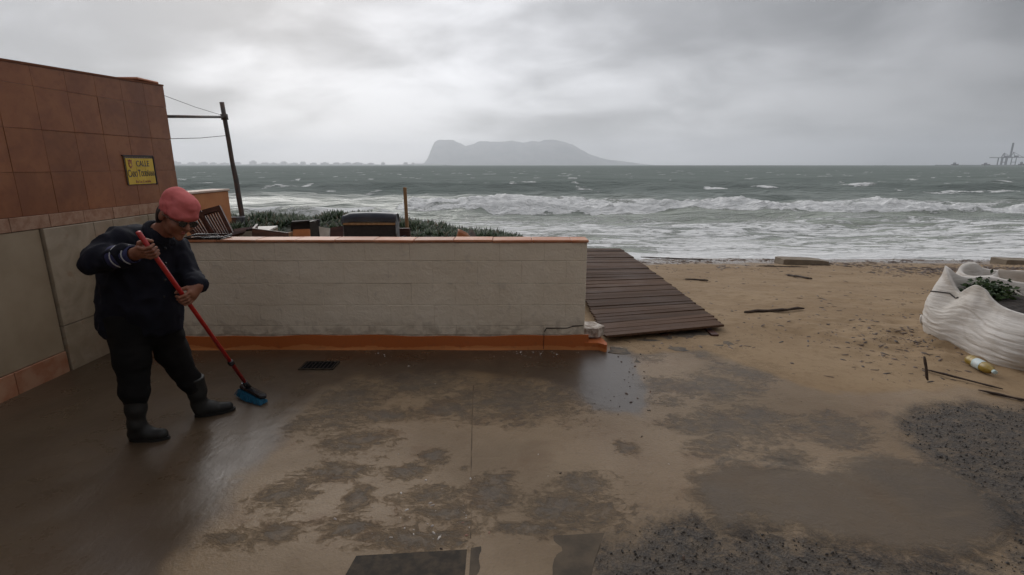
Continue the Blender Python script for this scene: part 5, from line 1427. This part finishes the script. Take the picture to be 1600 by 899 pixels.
    addmesh(*hand(gR, J['rwr'], 1, J['rel'])); addmesh(*hand(gL, J['lwr'], 1, J['lel']))
    body = mesh_obj('body', np.concatenate(parts_V), np.concatenate(parts_F), M['skin'], root, True)
    for sx in (-1, 1):
        MB().lathe([(0.0001, -0.0115), (0.007, -0.009), (0.0112, -0.003), (0.0115, 0.002), (0.008, 0.008), (0.0001, 0.0115)], frame(W((sx*0.031, 0.0815, 0.006)), rt, up), 12).build('eye', M['eye'], body, True)
    for nm, zz, w_, r_ in (('lip', -0.0525, 0.018, 0.0050), ('lip', -0.0625, 0.015, 0.0056)):
        MB().tube([W((-w_, 0.0855, zz-0.001)), W((-w_*0.4, 0.0915, zz)), W((w_*0.4, 0.0915, zz)), W((w_, 0.0855, zz-0.001))], [0.002, r_, r_, 0.002], 8).build(nm, M['lip'], body, True)
    # ---- hair below the hat
    hr = union([ell((0, -0.052, -0.015), (0.074, 0.062, 0.075)), ell((0, -0.06, -0.06), (0.055, 0.045, 0.05))], 0.02)
    def hairf(x, y, z):
        d = hr(x, y, z)+0.006*(fbm(x*60, y*60, z*14, 2, 3)-0.5); return np.maximum(d, y-0.012)
    lo, hi = bounds([C], 0.15); V, Fc = surface_nets(loc(hairf), lo, hi, 0.006); mesh_obj('hair', V, Fc, M['hair'], root, True)
    # ---- pink hat: slouched, fuller over the brow, with a loose lower fold
    def hatf(x, y, z):
        d = ell((0, -0.002, 0.055), (0.090, 0.109, 0.094))(x, y, z)
        d = smin(d, ell((0, -0.040, 0.098), (0.070, 0.062, 0.056))(x, y, z), 0.03)
        d = smin(d, ell((0, 0.030, 0.104), (0.066, 0.056, 0.046))(x, y, z), 0.03)
        d = smin(d, ell((0, 0.050, 0.040), (0.076, 0.060, 0.040))(x, y, z), 0.02)
        d = d + 0.022*(fbm(x*13, y*13, z*20, 3, 7)-0.5) + 0.004*np.sin(z*95+14*x+9*np.sin(y*22))*sstep(0.09, 0.02, z)
        low = 0.020 - 0.008*np.sin(x*18) + 0.30*np.minimum(0, y+0.02)
        return np.maximum(d, low-z)
    lo, hi = bounds([C+up*0.06], 0.185); V, Fc = surface_nets(loc(hatf), lo, hi, 0.0052); hat = mesh_obj('knitted_hat', V, Fc, M['pink'], root, True)
    # ---- glasses
    g = MB()
    for sx in (-1, 1):
        ring = [W((sx*0.033+0.0225*math.cos(a), 0.104, 0.006+0.0175*math.sin(a))) for a in np.linspace(0, 2*math.pi, 19)]
        g.tube(ring, 0.0019, 6, False); g.tube([W((sx*0.055, 0.104, 0.010)), W((sx*0.082, 0.06, 0.010)), W((sx*0.085, -0.012, 0.004))], 0.0019, 6)
    g.tube([W((-0.011, 0.105, 0.009)), W((0.011, 0.105, 0.009))], 0.0019, 6)
    gl = g.build('spectacles', M['blackplastic'], root, True)
    for sx in (-1, 1):
        MB().prism([(0.0212*math.cos(a), 0.0164*math.sin(a)) for a in np.linspace(0, 2*math.pi, 20)[:-1]], 0.0012, frame(W((sx*0.033, 0.1034, 0.006)), rt, up)).build('lens', M['lens'], gl)

    # ---- jacket with sleeves
    rcu = J['rel'].lerp(J['rwr'], 0.78); lcu = J['lel'].lerp(J['lwr'], 0.80)
    jf = [cone(at(190, 425, 3.0), at(194, 478, 3.0), 0.122, 0.118), cone(at(242, 410, 3.02), at(244, 480, 3.02), 0.118, 0.122),
          cone(at(214, 392, 3.0), at(216, 470, 2.99), 0.138, 0.138), cone(at(212, 384, 2.99), at(246, 372, 3.0), 0.110, 0.075),
          cone(at(192, 480, 2.99), at(192, 506, 2.98), 0.120, 0.128), cone(at(244, 480, 3.02), at(247, 506, 3.02), 0.120, 0.122)]
    ja = chain([J['rsh'], J['rel'], rcu], [0.090, 0.066, 0.051]); jb = chain([J['lsh'], J['lel'], lcu], [0.083, 0.060, 0.048])
    ub = union(jf, 0.06); ua = union(ja, 0.03); uc = union(jb, 0.03)
    zhem = 0.648
    def jackf(x, y, z):
        d = smin(ub(x, y, z), np.minimum(ua(x, y, z), uc(x, y, z)), 0.032)
        d = d + 0.036*(fbm(x*7, y*7, z*5, 3, 13)-0.5) + 0.030*(np.abs(fbm(x*12+3*z, y*12, z*10-4*x, 2, 29)-0.5)*2-0.4)
        hem = zhem + 0.02*np.sin(x*9) - z
        return np.maximum(d, hem)
    lo, hi = bounds([J['rsh'], J['rel'], J['lel'], J['lwr'], J['neck'], at(190, 515, 3.0), at(245, 515, 3.0), J['rwr']], 0.20)
    V, Fc = surface_nets(jackf, lo, hi, 0.0095); jacket = mesh_obj('jacket', V, Fc, M['navy'], root, True)
    col_c = Vector(J['neck'])+Vector((0.0, -0.005, -0.012)); d1 = (C-col_c).normalized()
    cr = [col_c+(d1.orthogonal().normalized()*math.cos(a)+d1.cross(d1.orthogonal().normalized())*math.sin(a))*0.075 for a in np.linspace(0, 2*math.pi, 17)]
    MB().tube(cr, 0.020, 8, False).build('collar', M['navy'], jacket, True)
    dg = None
    for k, (px, py) in enumerate(((258, 388), (259, 412), (258, 438), (257, 464))):
        p = at(px, py, 2.865); MB().lathe([(0.008, 0), (0.008, 0.003), (0.006, 0.004)], frame(p, (1, 0, 0), (0, 0, 1)), 10).build('button', M['blackplastic'], jacket)
    def cuff(a, b, r0, r1, t0, t1, stripes):
        p = a.lerp(b, t0); q = a.lerp(b, t1); m = MB(); d = (q-p)
        pts = [p+d*t for t in np.linspace(0, 1, 7)]
        m.tube(pts, [r0+(r1-r0)*t+0.002*math.sin(t*19) for t in np.linspace(0, 1, 7)], 20, False)
        c = m.build('cuff', M['cuffblue'], jacket, True); sol = c.modifiers.new('thickness', 'SOLIDIFY'); sol.thickness = 0.004; sol.offset = -1
        for t in stripes:
            o = p+d*t; n = d.normalized(); u_ = n.orthogonal().normalized(); v_ = n.cross(u_); r = r0+(r1-r0)*t+0.0015
            MB().tube([o+(u_*math.cos(a_)+v_*math.sin(a_))*r+n*0.006*math.sin(2*a_) for a_ in np.linspace(0, 2*math.pi, 25)], 0.0036, 6, False).build('white_stripe', M['cuffwhite'], c, True)
    cuff(J['rel'], J['rwr'], 0.0645, 0.046, 0.52, 1.0, (0.28, 0.80)); cuff(J['lel'], J['lwr'], 0.057, 0.043, 0.62, 0.97, (0.72,))

    # ---- trousers
    tf = [cone(at(200, 497, 2.96), at(206, 560, 2.90), 0.128, 0.094), cone(at(206, 560, 2.90), at(210, 608, 2.865), 0.094, 0.072), cone(at(210, 614, 2.86), at(211, 624, 2.86), 0.074, 0.060),
          cone(at(246, 497, 3.03), at(268, 550, 3.09), 0.116, 0.090), cone(at(268, 550, 3.09), at(293, 590, 3.14), 0.090, 0.066), cone(at(298, 596, 3.145), at(303, 604, 3.15), 0.068, 0.056),
          cone(at(214, 505, 2.98), at(240, 510, 3.02), 0.112, 0.108)]
    ut = union(tf, 0.035)
    def trf(x, y, z): return np.maximum(ut(x, y, z) + 0.028*(fbm(x*8, y*8, z*6, 3, 23)-0.5)+0.010*(np.abs(fbm(x*9, y*9, z*18, 2, 39)-0.5)*2-0.4), z-0.80)
    lo, hi = bounds([at(200, 480, 2.96), at(206, 560, 2.90), at(211, 622, 2.86), at(300, 602, 3.15), at(246, 490, 3.05)], 0.16)
    V, Fc = surface_nets(trf, lo, hi, 0.0095); mesh_obj('trousers', V, Fc, M['trouser'], root, True)
    # ---- boots
    def boot(shaft0, ankle, heel, toe):
        s0 = Vector(shaft0); an = Vector(ankle); h = Vector(heel); t = Vector(toe); mid = h.lerp(t, 0.45)
        fs = chain([s0, an.lerp(s0, 0.45), an], [0.062, 0.055, 0.046]) + [cone(an, (h.x, h.y, 0.050), 0.045, 0.041), cone((h.x, h.y, 0.042), (mid.x, mid.y, 0.042), 0.039, 0.040), cone((mid.x, mid.y, 0.040), (t.x, t.y, 0.034), 0.041, 0.035), cone(an, (mid.x, mid.y, 0.056), 0.042, 0.034)]
        u = union(fs, 0.022); d = (s0-an).normalized()
        def fn(x, y, z):
            v = u(x, y, z)+0.010*(fbm(x*10, y*10, z*14, 2, 51)-0.5)
            v = np.maximum(v, 0.004-z)
            return np.maximum(v, (x-s0.x)*d.x+(y-s0.y)*d.y+(z-s0.z)*d.z)
        lo, hi = bounds([s0, an, h, t], 0.10)
        V, Fc = surface_nets(fn, lo, hi, 0.0065); b = mesh_obj('boot', V, Fc, M['rubber'], root, True)
        m = MB(); w = (t-h).normalized(); sd = Vector((-w.y, w.x, 0)); L = (t-h).length
        out = []
        for k in range(24):
            a = 2*math.pi*k/24; cx = math.cos(a); sy = math.sin(a)
            lx = L/2+cx*(L/2+0.045); ly = sy*(0.039 if cx < 0 else 0.044)
            out.append((h.x+w.x*lx+sd.x*ly, h.y+w.y*lx+sd.y*ly))
        m.prism(out, 0.016, Matrix.Translation((0, 0, 0.002))); m.build('sole', M['rubber'], b)
    boot(at(211, 612, 2.86), at(213, 662, 2.845), gz(214, 688, 0), gz(254, 686, 0))
    boot(at(303, 590, 3.15), at(312, 632, 3.17), gz(316, 650, 0), gz(357, 642, 0))

    # ---- the broom in their hands
    br = empty('push_broom', Vector((Bh.x, Bh.y, 0)), 'red handled broom with blue bristles held by the person', 'broom')
    end = Bh-axis*0.0
    MB().tube([Bt, Bt.lerp(end, 0.5), end], 0.0125, 12).build('handle', M['redpaint'], br, True)
    k = on_broom(361); MB().tube([k-axis*0.022, k-axis*0.012, k+axis*0.012, k+axis*0.022], [0.013, 0.0205, 0.0205, 0.0135], 12).build('telescopic_collar', M['blackplastic'], br, True)
    MB().tube([end-axis*0.07, end+axis*0.012], [0.0165, 0.021], 12).build('socket', M['blackplastic'], br, True)
    a = gz(385, 618, 0.085); b = gz(421, 637, 0.055); hx = (b-a).normalized(); c = a.lerp(b, 0.45)
    Lh = 0.27; M4 = frame(Bh+Vector((0.02, -0.01, -0.018)), hx, (0, 0.35, 1)) 
    def blockf(V): return V
    MB().box((-0.10, -0.022, -0.030), (0.155, 0.020, 0.030), M4, bev=0.014).build('head_block', M['blackplastic'], br)
    MB().box((-0.095, 0.0205, -0.016), (-0.050, 0.0225, 0.016), M4).build('sticker', M['sticker'], br)
    r = random.Random(3); m = MB()
    for i in range(34):
        for j in range(7):
            x = -0.095+0.25*i/33+r.uniform(-0.002, 0.002); z = -0.026+0.052*j/6
            fan = (x-0.03)*0.35
            p0 = M4@Vector((x, -0.0215, z)); p1 = M4@Vector((x+fan*0.5+r.uniform(-0.006, 0.006)+0.012, -0.075+r.uniform(-0.004, 0.004), z*1.4+r.uniform(-0.004, 0.004)))
            if p1.z < 0.004: p1 = p0.lerp(p1, (p0.z-0.004)/(p0.z-p1.z))
            m.tube([p0, p1], [0.0034, 0.0028], 5)
    o = m.build('bristles', M['bristle'], br); o['kind'] = 'stuff'
person()


# ------------------------------------------------------------------ unseen houses added behind the viewpoint to shade the foreground
def shade_house(x0, x1, y0, y1, h, face, label, mat):
    root = empty('shade_house', ((x0+x1)/2, (y0+y1)/2, 0), label, 'house')
    MB().box((x0, y0, -0.3), (x1, y1, h), bev=0.01).build('wall', mat, root)
    MB().box((x0-0.12, y0-0.12, h+0.001), (x1+0.12, y1+0.12, h+0.14), bev=0.02).build('roof_slab', M['coping'], root)
    fx = x1 if face > 0 else x0; d = face
    n = int((y1-y0)/3.0)
    for fl in (0,):
        for i in range(n):
            yc = y0+1.5+i*3.0; zc = 1.5+fl*2.8
            lo = (min(fx+d*0.002, fx+d*0.05), yc-0.55, zc-0.6); hi = (max(fx+d*0.002, fx+d*0.05), yc+0.55, zc+0.6)
            w = MB().box(lo, hi, bev=0.01).build('window', M['darkwood'], root)
            MB().box((min(fx+d*0.051, fx+d*0.055), yc-0.48, zc-0.53), (max(fx+d*0.051, fx+d*0.055), yc+0.48, zc+0.53)).build('pane', M['lens'], w)
            MB().box((min(fx+d*0.002, fx+d*0.10), yc-0.62, zc-0.66), (max(fx+d*0.002, fx+d*0.10), yc+0.62, zc-0.605)).build('sill', M['coping'], w)
shade_house(4.9, 11.0, -14.0, 0.6, 3.3, -1, 'unseen single storey beige house added across the street to shade the foreground', M['panel'])
shade_house(WX-7.0, WX-0.35, -16.0, -5.8, 3.3, 1, 'unseen single storey orange house added past the tiled house to shade the foreground', M['orange_paint'])
